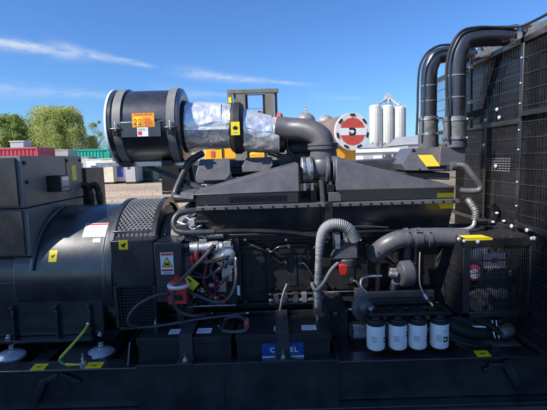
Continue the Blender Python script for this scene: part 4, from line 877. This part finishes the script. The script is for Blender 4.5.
# ------------------------------------------------------------------ BACKGROUND
def gz(px, py, Y): return at(px, py, Y)
def corrugated(b, x0, x1, y0, y1, z0, z1, m, step=.28):
    b.box(x0, x1, y0, y1, z0, z1, m)
    n = int((x1-x0-.3)/step)
    for i in range(n):
        x = x0+.2+step*i; b.box(x, x+step*.5, y0-.035, y0-.001, z0+.18, z1-.16, m)
def container(label, px0, px1, ptop, Y, m, h=2.6, length=6.06, depth=2.44):
    a = at(px0, ptop, Y); e = at(px1, ptop, Y); x0, x1 = a.x, e.x
    t = thing('shipping_container', label, 'container', ((x0+x1)/2, Y+depth/2, 0), 'containers across the yard'); z1 = (a.z+e.z)/2
    b = MB(); corrugated(b, x0, x1, Y, Y+depth, .12, z1-.02, m); P(b, 'corrugated_wall', t, .01)
    b = MB(); b.box(x0-.02, x1+.02, Y-.06, Y+.04, 0, .13, m); b.box(x0-.02, x1+.02, Y-.06, Y+.04, z1-.12, z1, m)
    for x in (x0, x1): b.box(x-.06, x+.06, Y-.06, Y+.06, .13, z1-.12, m)
    P(b, 'frame', t)
    b = MB(); b.box(x0, x1, Y, Y+depth, z1-.02, z1+.02, 'greyp' if m == 'maroon' else m); P(b, 'roof', t)
    return t
container('faded dark red container behind the control cabinet', -60, 37, 148.5, 30, 'maroon')
container('sea green container with its left half hidden by the cabinet top', 62, 108, 149.5, 36, 'teal')
container('sea green container just left of the air filter', 109, 150, 151, 33.5, 'teal')
container('sea green container lower down behind the air filter brackets', 134, 165, 156.5, 34.8, 'teal')
def enclosure(name, label, cat, px0, px1, ptop, pbot, Y, m, panel=None, roof=None, extra=None):
    a = at(px0, ptop, Y); e = at(px1, ptop, Y); x0, x1, z1 = a.x, e.x, (a.z+e.z)/2; d = 1.6
    t = thing(name, label, cat, ((x0+x1)/2, Y, 0), 'enclosures lined up across the yard')
    b = MB(); b.box(x0, x1, Y, Y+d, .12, z1-.05, m); b.box(x0, x1, Y-.01, Y+.1, .12, z1-.3, m); P(b, 'housing', t, .02)
    b = MB(); b.box(x0-.03, x1+.03, Y-.03, Y+d+.03, z1-.05, z1, roof or m); P(b, 'roof', t, .02)
    b = MB(); b.box(x0, x1, Y, Y+d, 0, .12, 'dark'); P(b, 'base', t)
    if panel:
        u0, u1, v0, v1, pm = panel; w = x1-x0; h = z1
        b = MB(); b.box(x0+w*u0, x0+w*u1, Y-.04, Y-.011, h*v0, h*v1, pm); p = P(b, 'door', t, .01)
        if pm != 'dark':
            b = MB(); b.box(x0+w*u0+.05, x0+w*u1-.05, Y-.05, Y-.041, h*v1+.02, h*v1+.08, 'dark'); b.box(x0+w*u1-.1, x0+w*u1-.06, Y-.06, Y-.041, h*(v0+v1)/2-.1, h*(v0+v1)/2+.1, 'steel'); P(b, 'handle', p)
    if extra: extra(t, x0, x1, Y, z1)
    return t
def vents(t, x0, x1, Y, z1):
    b = MB()
    for i in range(5): b.box(x0+(x1-x0)*.2, x0+(x1-x0)*.5, Y-.03, Y-.011, z1*.6+.07*i, z1*.6+.03+.07*i, 'dark')
    P(b, 'louvre', t)
def sign(t, x0, x1, Y, z1):
    w = x1-x0; b = MB(); b.box(x0+w*.12, x0+w*.4, Y-.03, Y-.011, z1*.66, z1*.86, 'whitep'); b.box(x0+w*.15, x0+w*.37, Y-.035, Y-.031, z1*.70, z1*.8, 'redpaint'); P(b, 'notice', t)
enclosure('generator_canopy', 'grey box canopy beside the control cabinet corner', 'canopy', 77, 87.5, 157, 175, 30.5, 'greyp', extra=vents)
enclosure('generator_canopy', 'white canopy with a blue door next to the grey box canopy', 'canopy', 86, 100.5, 159, 177, 29.5, 'whitep', (.25, .82, .22, .68, 'bluel'))
enclosure('generator_canopy', 'cream canopy carrying a small red and white notice', 'canopy', 100, 112.5, 158.5, 180, 28.6, 'cream', None, None, sign)
enclosure('generator_canopy', 'white canopy with a blue door directly below the air filter', 'canopy', 113, 124.5, 158, 177, 29.3, 'whitep', (.18, .8, .25, .72, 'bluel'))
enclosure('generator_canopy', 'pale grey canopy right of the white one below the air filter', 'canopy', 124.5, 134.5, 159, 180, 28.2, 'greyp', None, 'whitep', vents)
enclosure('storage_cabinet', 'dark green cabinet with shelves behind the air filter bracket', 'cabinet', 135, 152, 161, 175, 30, 'dkgreen', (.1, .9, .2, .5, 'dark'), 'teal')
enclosure('generator_canopy', 'light grey canopy roof standing behind the dark control cabinet', 'canopy', 37, 68, 150, 175, 33, 'greyp', None, 'whitep')
b = MB(); a = at(12, 148, 31.2); e = at(25, 141.5, 31.2); t = thing('rooftop_unit', 'small grey ventilation unit on top of the red container', 'vent unit', ((a.x+e.x)/2, 31.2, a.z)); b.box(a.x, e.x, 31.0, 32, at(12, 148.5, 30).z+.02, e.z, 'greyp'); P(b, 'casing', t, .03); b = MB(); b.box(a.x-.05, e.x+.05, 30.95, 32.05, e.z, e.z+.06, 'whitep'); P(b, 'lid', t)
# ---- trees
def leaf(b, p, s, d, m, rnd):
    a = Vector((rnd.gauss(0, 1), rnd.gauss(0, 1), rnd.gauss(0, 1))).normalized(); u = (d+a*.5).normalized(); w = u.cross(a).normalized()
    l = s*rnd.uniform(.7, 1.4); k = s*.36
    b.v += [p-u*l*.5, p+w*k, p+u*l*.5, p-w*k]; o = len(b.v)-4; b.f.append((o, o+1, o+2, o+3)); b.m.append(b.mi(m))
def tree(name, label, px, ptop, Y, width, m, n, lobes, seed, willow=False, cat='tree'):
    rnd = random.Random(seed); c = at(px, 150, Y); top = at(px, ptop, Y).z; h = top; W = width/F*Y*.5
    t = thing(name, label, cat, (c.x, Y, 0), 'trees behind the containers')
    b = MB(); b.lathe([(0, .06*W+.12), (.6, .045*W+.08), (h*.45, .03*W+.06), (h*.7, .03)], (c.x, Y, 0), Z_, 'bark', 10)
    for k in range(7):
        a = rnd.uniform(0, 6.28); z = h*rnd.uniform(.25, .5); b.tube([(c.x, Y, z), (c.x+_c(a)*W*.3, Y+_s(a)*W*.3, z+h*.16), (c.x+_c(a)*W*.62, Y+_s(a)*W*.62, z+h*.24)], lambda L: max(.02, .07*W/2-.012*L), 'bark', 6, ring=3)
    P(b, 'trunk', t)
    b = MB()
    L = []
    for k in range(lobes):
        a = rnd.uniform(0, 6.28); rr = W*math.sqrt(rnd.random())*.78; zz = rnd.uniform(.35, .93); sh = math.sqrt(max(.05, 1-((zz-.45)/.55)**2))
        L.append((c.x+_c(a)*rr*sh, Y+_s(a)*rr*sh*.8, h*zz-.03*h, W*rnd.uniform(.17, .34)))
    for k in range(lobes//3):          # small outlying sprays that break the outline
        a = rnd.uniform(0, 6.28); u = rnd.uniform(.1, 1.35); L.append((c.x+_c(a)*W*_c(u)*rnd.uniform(.85, 1.06), Y+_s(a)*W*_c(u)*.8, h*.42+h*.53*_s(u)*rnd.uniform(.9, 1.06), W*rnd.uniform(.07, .15)))
    per = n//len(L)
    for (x, y, z, r) in L:
        if willow:
            for i in range(per//9):
                a = rnd.uniform(0, 6.28); q = r*math.sqrt(rnd.random()); p = Vector((x+_c(a)*q, y+_s(a)*q, min(h*1.0, z+.75*math.sqrt(max(0, r*r-q*q))))); ln = rnd.uniform(.25, .55)*h*.55
                sw = Vector((rnd.gauss(0, .08)+_c(a)*.1, rnd.gauss(0, .08), -1))
                for j in range(9): leaf(b, p+sw*ln*(j/9)+Vector((rnd.gauss(0, .14), rnd.gauss(0, .16), 0)), W*.032, Vector((0, 0, -1.4)), m, rnd)
        else:
            for i in range(per):
                d = Vector((rnd.gauss(0, 1), rnd.gauss(0, 1), rnd.gauss(0, 1))).normalized(); q = r*rnd.random()**.4
                leaf(b, Vector((x, y, z))+d*q*Vector((1, 1, .8)).length/1.6, W*.045, Vector((rnd.gauss(0, .5), rnd.gauss(0, .5), rnd.gauss(0, .5))), m, rnd)
    P(b, 'crown', t)
    return t
tree('willow_tree', 'large pale green weeping willow left of the air filter', 61, 104, 60, 74, 'willow', 80000, 56, 3, True)
tree('tree', 'round mid green tree at the far left edge', 9, 113, 58, 56, 'leafd', 30000, 40, 4)
tree('tree', 'dense tree at the left edge behind the round one', -28, 112, 66, 60, 'leafd', 8000, 20, 5)
tree('tree', 'small loose tree just right of the willow', 96, 119, 66, 30, 'leafm', 6000, 16, 6)
tree('tree', 'darker tree filling the gap between the left tree and the willow', 26, 119, 72, 34, 'leafd', 6000, 18, 8)
tree('tree', 'tree hidden mostly behind the air filter canister', 128, 128, 75, 46, 'leafm', 6000, 18, 9)
# ---- forklift
FYD = 15.0
t = thing('forklift', 'amber forklift with a tall grey green mast behind the foil pipe', 'forklift', (at(254, 150, FYD).x, FYD, 0))
def bx2(b, px0, px1, py0, py1, Y, d, m, zmin=None):
    a = at(px0, py1, Y); e = at(px1, py0, Y); b.box(a.x, e.x, Y, Y+d, a.z if zmin is None else zmin, e.z, m)
b = MB()
for p0, p1 in ((238.5, 245), (267, 273.5)): bx2(b, p0, p1, 91, 160, FYD, .16, 'olive', .1); bx2(b, p0+1, p1-1, 90, 160, FYD+.17, .12, 'olive', .1)
bx2(b, 229.5, 278.5, 88.2, 93.5, FYD-.02, .2, 'olive'); bx2(b, 233, 276, 93.5, 95.5, FYD+.05, .1, 'olive'); bx2(b, 240, 273, 107.7, 109, FYD+.08, .06, 'olive')
for p0, p1 in ((246.2, 247.4), (264.5, 265.7)): bx2(b, p0, p1, 94, 158, FYD+.06, .05, 'dark', .3)
bx2(b, 237, 275, 118, 121, FYD+.3, .08, 'olive'); bx2(b, 237, 275, 136, 139, FYD+.3, .08, 'olive')
mast = P(b, 'mast', t, .015)
for p0, p1 in ((234, 236), (275, 277)): b = MB(); bx2(b, p0, p1, 91, 114, FYD+.1, .06, 'rust' if p0 > 250 else 'olive', .4); P(b, 'hydraulic_hose', mast)
b = MB(); bx2(b, 228, 231.8, 89.5, 112, FYD+.3, .1, 'olive'); bx2(b, 228.4, 231.4, 97, 103, FYD+.28, .12, 'yellow'); bx2(b, 228.2, 231.6, 103.2, 108, FYD+.27, .14, 'dark'); P(b, 'work_lamp', mast)
b = MB(); bx2(b, 258, 267, 110.5, 118, FYD+.3, .3, 'redpaint'); bx2(b, 254, 274, 114, 122, FYD+.4, .6, 'greyp'); P(b, 'cab_guard', t, .02)
b = MB(); a = at(204, 147, FYD+.8); e = at(275, 146, FYD+.8); zc_ = at(230, 160, FYD+.8).z; b.box(a.x, e.x-1.1, FYD+.8, FYD+3.0, zc_+.002, a.z-.0, 'truck'); b.box(a.x+.02, e.x-.02, FYD+.82, FYD+3.0, .45, zc_, 'dark'); b.box(e.x-1.0, e.x-.3, FYD+.9, FYD+1.5, zc_+.002, a.z-.25, 'truck'); b.box(a.x+.1, e.x-.1, FYD+2.0, FYD+3.1, .4, a.z+.2, 'truck')
bd_ = P(b, 'body', t, .06)
b = MB(); bx2(b, 211, 214.5, 151, 157, FYD+.78, .03, 'redpaint'); P(b, 'tail_lamp', bd_); b = MB(); bx2(b, 222, 228, 140, 148, FYD+.9, .3, 'whitep'); bx2(b, 222, 223, 148, 158, FYD+.77, .02, 'dark'); P(b, 'panel', bd_)
for x in (a.x+.25, e.x-.25):
    b = MB(); b.cyl((x-.18, FYD+.9, .4), (x+.18, FYD+.9, .4), .4, 'rubber', 24); w = P(b, 'wheel', t, .03); b = MB(); b.cyl((x-.19, FYD+.9, .4), (x+.19, FYD+.9, .4), .2, 'truck', 18); P(b, 'rim', w)
for px in (247, 262): b = MB(); c = at(px, 150, FYD); b.box(c.x-.06, c.x+.06, FYD-1.1, FYD-.02, .1, .16, 'olive'); b.box(c.x-.06, c.x+.06, FYD-.08, FYD-.021, .16, .8, 'olive'); P(b, 'fork', t)
# ---- rusty tank with red and white end
DY = 14.0; c = at(352.3, 131.5, DY); R_ = .60
t = thing('storage_tank', 'rusty horizontal tank with a red and white painted round end', 'tank', (c.x, DY+3, 0))
TD = V(-.24, .97, 0).normalized()
b = MB(); b.lathe([(0, R_-.04), (.02, R_-.02), (6.5, R_-.02), (6.7, R_*.6), (6.75, .1)], c+TD*.05, TD, 'rust', 48); P(b, 'tank_shell', t)
b = MB(); b.lathe([(-.03, R_-.03), (-.03, R_+.01), (.06, R_+.015), (.06, R_-.03)], c, TD, 'whitep', 48); ep = P(b, 'end_plate', t)
l = Label(flat(c-TD*.031, TD.cross(Z_), Z_)); l.h = .004; st = .004
rad_ = .45; yb = .125
def cap(sgn):
    pts = []
    a0 = math.asin(yb/rad_)
    for k in range(7): a = a0+(PI-2*a0)*k/6; pts.append((rad_*_c(a)*1.0, sgn*rad_*_s(a)))
    return pts if sgn > 0 else pts[::-1]
l.poly(cap(1), 'redpaint'); l.poly(cap(-1), 'redpaint'); l.h += .003
l.rect(-.45, .5, -.115, .115, 'greyp' if False else 'white'); l.h += .003; logo(l, -.01, .0, .24, 'blacki'); l.h += .003
for k in range(7):
    a = math.radians(90-51.4*k); u = V(_c(a), _s(a), 0); w = V(-_s(a), _c(a), 0)
    q = [u*.50+w*.09, u*.50-w*.09, u*.575-w*.085, u*.575+w*.085]; l.poly([(p.x, p.y) for p in q], 'blacki', False)
P(l, 'painted_face', ep)
b = MB()
for k in (.9, 4.6):
    q = c+TD*k; SX = TD.cross(Z_); zt = c.z-R_+.12; b.obox((q.x, q.y, zt/2), SX, Z_, TD, .95, zt, .3, 'truck'); b.obox((q.x, q.y, .05), SX, Z_, TD, 1.3, .1, .5, 'truck')
q = c+TD*3.2; b.obox((q.x, q.y, c.z-R_-.1)-SX*.28 if False else V(q.x, q.y, c.z-R_-.1)-SX*.28, SX, Z_, TD, .5, .42, 5.4, 'truck'); P(b, 'cradle', t, .02)
# domed tanks
for px, ptop, w, Y, lab in ((305.5, 112.5, 19, 26, 'domed grey tank with a vent on top behind the elbow pipe'), (325.5, 115, 17, 29, 'shorter domed grey tank without a vent beside the rusty tank')):
    c = at(px, ptop, Y); r = w/2/F*Y; t = thing('domed_tank', lab, 'tank', (c.x, Y, 0), 'domed tanks behind the elbow')
    b = MB(); b.lathe([(.4, r), (c.z-r*.95, r)], (c.x, Y, 0), Z_, 'tank', 32); b.ball((c.x, Y, c.z-r*.95), r, 'tank', 32, sz=.95, half=True); P(b, 'shell', t)
    b = MB(); b.lathe([(0, r*1.01), (.12, r*1.01)], (c.x, Y, c.z-r*.9), Z_, 'tank', 32)
    for k in range(4): a = PI/4+k*PI/2; b.box(c.x+r*.7*_c(a)-.06, c.x+r*.7*_c(a)+.06, Y+r*.7*_s(a)-.06, Y+r*.7*_s(a)+.06, 0, .5, 'tank')
    P(b, 'leg', t)
    if px < 310:
        b = MB(); b.cyl((c.x, Y, c.z-.02), (c.x, Y, c.z+.35), .035, 'galv', 8); b.cyl((c.x-.14, Y, c.z+.16), (c.x+.14, Y, c.z+.16), .03, 'galv', 8); b.box(c.x-.06, c.x+.06, Y-.06, Y+.06, c.z+.33, c.z+.44, 'galv'); b.box(c.x-.2, c.x+.2, Y-.06, Y+.06, c.z-.02, c.z+.05, 'galv'); P(b, 'vent', t)
# ---- silos
SY = 115.0
names = ('left silo of the three white ones, standing clear of the head tower', 'middle white silo under the lattice head tower', 'right silo of the three white ones, nearest the radiator')
for (px, top, lab) in zip((375.2, 387.6, 399.2), (105, 105.2, 106.5), names):
    c = at(px, top, SY); r = 5.55/F*SY; zb = at(px, 143, SY).z
    t = thing('silo', lab, 'silo', (c.x, SY, 0), 'white silos in the distance')
    b = MB(); b.lathe([(zb-2.4, .3), (zb, r), (c.z-.3, r), (c.z, r*.75), (c.z+.05, .2)], (c.x, SY, 0), Z_, 'silo', 32)
    for k in range(4): b.lathe([(0, r+.02), (.1, r+.03)], (c.x, SY, zb+(c.z-zb)*k/4), Z_, 'silo', 32, False)
    for k in range(16): a = 2*PI*k/16+.1; b.obox((c.x+(r+.01)*_c(a), SY+(r+.01)*_s(a), (zb+c.z)/2-.2), V(-_s(a), _c(a), 0), Z_, V(_c(a), _s(a), 0), .07, c.z-zb-.6, .05, 'silo')
    P(b, 'silo_shell', t)
    b = MB()
    for sx in (-1, 1):
        for sy in (-1, 1): b.box(c.x+sx*r*.8-.1, c.x+sx*r*.8+.1, SY+sy*r*.8-.1, SY+sy*r*.8+.1, 0, zb+.3, 'galv')
    b.bar((c.x-r*.8, SY-r*.8, 0.2), (c.x+r*.8, SY-r*.8, zb), .12, 'galv'); b.bar((c.x+r*.8, SY-r*.8, 0.2), (c.x-r*.8, SY-r*.8, zb), .12, 'galv'); b.box(c.x-r*.9, c.x+r*.9, SY-r*.85, SY-r*.75, zb-.1, zb+.1, 'galv'); P(b, 'support_frame', t)
    if px > 395:
        b = MB(); b.box(c.x+r+.05, c.x+r+.15, SY-.5, SY+.5, .5, c.z+.4, 'galv'); b.box(c.x-r*.7, c.x+r*1.1, SY-.4, SY-.3, c.z+.9, c.z+1.0, 'galv'); P(b, 'ladder', t)
c = at(391, 99, SY+1); t = thing('head_tower', 'lattice head tower with sloping chutes above the silos', 'tower', (c.x, SY+3.5, 0)); b = MB(); zt = at(391, 95.5, SY+3.5).z; zr = at(391, 104, SY+3.5).z
for sx in (-1, 1):
    for sy in (-1, 1): b.bar((c.x+sx*1.2, SY+3.5+sy, 0), (c.x+sx*.7, SY+3.5+sy*.7, zt), .14, 'galv')
for k in range(10): z = 1.5+k*1.5; b.bar((c.x-1.15, SY+2.6, z), (c.x+1.15, SY+2.6, z+1.5), .14, 'galv'); b.bar((c.x-1.1, SY+2.6, z), (c.x+1.1, SY+2.6, z), .09, 'galv')
P(b, 'lattice', t)
b = MB(); b.box(c.x-.9, c.x+.9, SY+2.6, SY+4.4, zt-1.0, zt+.1, 'galv'); b.box(c.x-1.5, c.x+1.5, SY+2.2, SY+4.8, zt-1.2, zt-1.0, 'galv'); b.box(c.x-.3, c.x+.3, SY+3.2, SY+3.8, zt+.1, zt+.7, 'galv'); P(b, 'head_platform', t)
b = MB(); 
for px in (378, 388, 400): q = at(px, 105, SY); b.bar((c.x, SY+3, zt-.6), (q.x, SY+.3, q.z), .4, 'galv'); b.bar((q.x, SY+.3, q.z), (q.x, SY+.3, q.z+1.2), .15, 'galv')
P(b, 'chute', t)
# ---- distant buildings
def shed(label, px0, px1, peave, pridge, Y, d, m, roof, name='industrial_shed', cat='building'):
    a = at(px0, peave, Y); e = at(px1, peave, Y); ze = (a.z+e.z)/2; zr = at((px0+px1)/2, pridge, Y+d/2).z; x0, x1 = a.x, e.x
    t = thing(name, label, cat, ((x0+x1)/2, Y+d/2, 0), 'buildings in the distance')
    b = MB(); b.box(x0, x1, Y, Y+d, 0, ze, m)
    b.prism([(Y, ze), (Y+d, ze), (Y+d/2, zr-.05)], 'x', x0, x1, m); P(b, 'wall', t)
    b = MB(); b.hull([(x0-.3, Y-.3, ze), (x0-.3, Y+d/2, zr), (x0-.3, Y+d+.3, ze)], [(x1+.3, Y-.3, ze), (x1+.3, Y+d/2, zr), (x1+.3, Y+d+.3, ze)], roof); P(b, 'roof', t)
    w = x1-x0
    for u in (.2, .6): b = MB(); b.box(x0+w*u, x0+w*(u+.16), Y-.06, Y-.01, 0.05, min(3.2, ze*.8), 'greyp'); P(b, 'door', t)
    b = MB(); b.box(x0, x1, Y-.12, Y-.01, ze-.25, ze-.1, 'galv'); P(b, 'gutter', t)
    return t
shed('long pale low shed below the white silos', 352, 408, 152, 148.5, 70, 12, 'whitep', 'whitep')
shed('grey shed with a dark roof between the silos and the radiator pipe', 408, 440, 144, 136, 95, 16, 'clad', 'clad')
shed('low grey store left of the silos behind the round tank end', 350, 378, 148, 144, 100, 14, 'greyp', 'clad')
shed('long grey shed far behind the forklift and trees', 150, 350, 153, 151, 130, 20, 'greyp', 'clad')
shed('far pale shed behind the green containers at left', -80, 150, 154, 151.5, 110, 16, 'cream', 'clad')
b = MB(); pts = []; rnd = random.Random(12)
for k in range(41):
    x = -260+13*k*1.3; pts.append((x, 300, 0)); pts.append((x, 300+rnd.uniform(-4, 4), 5+rnd.uniform(0, 3))); pts.append((x, 380, 0))
b.add(pts, [(3*k, 3*k+3, 3*k+4, 3*k+1) for k in range(40)]+[(3*k+1, 3*k+4, 3*k+5, 3*k+2) for k in range(40)], 'leafd'); structure(P(b, 'hills', None))

# ------------------------------------------------------------------ unseen block added behind the camera to shade the lower half of the set
S = Vector((-.64, -.38, .665)).normalized()
BY = -7.0
def shade_top(x, y, z):
    """height and x of the roof edge at y = BY whose shadow passes through a point"""
    k = (y-BY)/-S.y; return x+S.x*k, z+S.z*k
xa, WT = shade_top(-.66, 2.6, .69); xb, WH = shade_top(-.66, 2.7, .98); x1_ = shade_top(3.6, 2.3, .3)[0]; x0_ = shade_top(-2.5, 2.5, .4)[0]
t = thing('shade_blocker', 'tall grey unseen block added behind the camera to shade the set', 'building', ((x0_+x1_)/2, BY-3, 0))
b = MB(); b.box(x0_, x1_, BY-6, BY, 0, WT-.06, 'clad'); P(b, 'wall', t); b = MB(); b.box(x0_-.1, xa-.01, BY-6, BY+.02, WT+.0, WH, 'clad'); P(b, 'shade_step', t); b = MB(); b.box(xa, x1_+.1, BY-6.1, BY+.005, WT-.055, WT, 'clad'); P(b, 'roof', t)  # higher left step of the added block lifts the shadow line there

# ------------------------------------------------------------------ light
EL = math.asin(S.z); AZ_ = math.atan2(S.x, S.y)
sun = bpy.data.lights.new('sun', 'SUN'); sun.energy = 4.2; sun.angle = math.radians(.53); sun.color = (1, .955, .90)
so = bpy.data.objects.new('sun', sun); COL.objects.link(so); so.rotation_euler = (-S).to_track_quat('-Z', 'Y').to_euler()
w = bpy.data.worlds.new('World'); C.world = w; w.use_nodes = True; nt = w.node_tree; L = nt.links
bg_ = nt.nodes['Background']; sky = nt.nodes.new('ShaderNodeTexSky'); sky.sky_type = 'NISHITA'; sky.sun_disc = False
sky.sun_elevation = EL; sky.sun_rotation = AZ_; sky.air_density = 1.0; sky.dust_density = .6; sky.ozone_density = 1.6; sky.altitude = 0
bg_.inputs['Strength'].default_value = .10
# thin cirrus, in direction space
tc = nt.nodes.new('ShaderNodeTexCoord'); sp = nt.nodes.new('ShaderNodeSeparateXYZ'); L.new(tc.outputs['Generated'], sp.inputs[0])
def mth(op, a, b_=None, c_=None):
    n = nt.nodes.new('ShaderNodeMath'); n.operation = op
    for i, q in enumerate((a, b_, c_)):
        if q is None: continue
        if isinstance(q, (int, float)): n.inputs[i].default_value = q
        else: L.new(q, n.inputs[i])
    return n.outputs[0]
az = mth('MULTIPLY', mth('ARCTAN2', sp.outputs[0], sp.outputs[1]), 180/PI); el = mth('MULTIPLY', mth('ARCSINE', sp.outputs[2]), 180/PI)
cv = nt.nodes.new('ShaderNodeCombineXYZ'); L.new(az, cv.inputs[0]); L.new(el, cv.inputs[1])
def nz(sx, sy, rot, d=7):
    mp = nt.nodes.new('ShaderNodeMapping'); mp.inputs['Scale'].default_value = (sx, sy, 1); mp.inputs['Rotation'].default_value = (0, 0, rot); L.new(cv.outputs[0], mp.inputs[0])
    n = nt.nodes.new('ShaderNodeTexNoise'); n.inputs['Scale'].default_value = 1; n.inputs['Detail'].default_value = d; n.inputs['Roughness'].default_value = .62; n.inputs['Distortion'].default_value = .6; L.new(mp.outputs[0], n.inputs['Vector']); return n.outputs['Fac']
nA = nz(.16, .75, .22); nB = nz(.5, 1.6, .22)
def streak(a0, e0, a1, e1, width, amp, wmin=.25):
    """gaussian band along the segment, fading at its ends"""
    t_ = mth('DIVIDE', mth('SUBTRACT', az, a0), a1-a0)
    d = mth('SUBTRACT', el, mth('ADD', e0, mth('MULTIPLY', t_, e1-e0)))
    wd = mth('MAXIMUM', wmin, mth('MULTIPLY', width, mth('SUBTRACT', 1.1, t_)))
    q = mth('DIVIDE', d, wd); gss = mth('EXPONENT', mth('MULTIPLY', -1, mth('MULTIPLY', q, q)))
    ends = nt.nodes.new('ShaderNodeMapRange'); ends.interpolation_type = 'SMOOTHSTEP'; L.new(t_, ends.inputs[0]); ends.inputs[1].default_value = 1.1; ends.inputs[2].default_value = .7; ends.inputs[3].default_value = 0; ends.inputs[4].default_value = 1
    e2 = nt.nodes.new('ShaderNodeMapRange'); e2.interpolation_type = 'SMOOTHSTEP'; L.new(t_, e2.inputs[0]); e2.inputs[1].default_value = -.25; e2.inputs[2].default_value = .15
    return mth('MULTIPLY', mth('MULTIPLY', gss, amp), mth('MULTIPLY', ends.outputs[0], e2.outputs[0]))
D_ = None
for a in ((-46, 14.3, -20, 12.6, 1.15, 1.2), (-26, 13.1, -16.5, 12.2, .75, .95), (-20, 12.4, -14.5, 11.7, .32, .5), (-10.5, 11.0, 6, 9.2, .6, .7), (-42, 8.8, -15, 8.0, 1.2, .42), (-14, 8.6, -4, 8.2, .7, .35), (6, 7.7, 12, 7.2, .5, .3)):
    s_ = streak(*a); D_ = s_ if D_ is None else mth('MAXIMUM', D_, s_)
nn_ = mth('MULTIPLY', mth('ADD', mth('MULTIPLY', nA, .6), mth('MULTIPLY', nB, .55)), 1.0)
rg = nt.nodes.new('ShaderNodeMapRange'); L.new(nn_, rg.inputs[0]); rg.inputs[1].default_value = .38; rg.inputs[2].default_value = .75
fac = mth('MINIMUM', mth('MULTIPLY', D_, rg.outputs[0]), .8)
mx = nt.nodes.new('ShaderNodeMix'); mx.data_type = 'RGBA'; L.new(fac, mx.inputs[0]); tint = nt.nodes.new('ShaderNodeMix'); tint.data_type = 'RGBA'; tint.blend_type = 'MULTIPLY'; tint.inputs[0].default_value = 1
L.new(sky.outputs[0], tint.inputs['A']); tint.inputs['B'].default_value = (.335, .555, .875, 1); L.new(tint.outputs['Result'], mx.inputs['A']); mx.inputs['B'].default_value = (3.6, 4.1, 4.6, 1)
L.new(mx.outputs['Result'], bg_.inputs['Color'])
# ------------------------------------------------------------------ camera
cd = bpy.data.cameras.new('camera'); cd.sensor_width = 36; cd.lens = 36*F/547; cd.clip_end = 8000; cd.clip_start = .05
co = bpy.data.objects.new('camera', cd); COL.objects.link(co)
rot = Matrix((RV, UV, -DV)).transposed().to_4x4(); co.matrix_world = Matrix.Translation((0, 0, CH)) @ rot
C.camera = co
C.view_settings.view_transform = 'Standard'; C.view_settings.look = 'None'; C.view_settings.gamma = 1; C.view_settings.exposure = 1.0
C.view_settings.use_curve_mapping = False
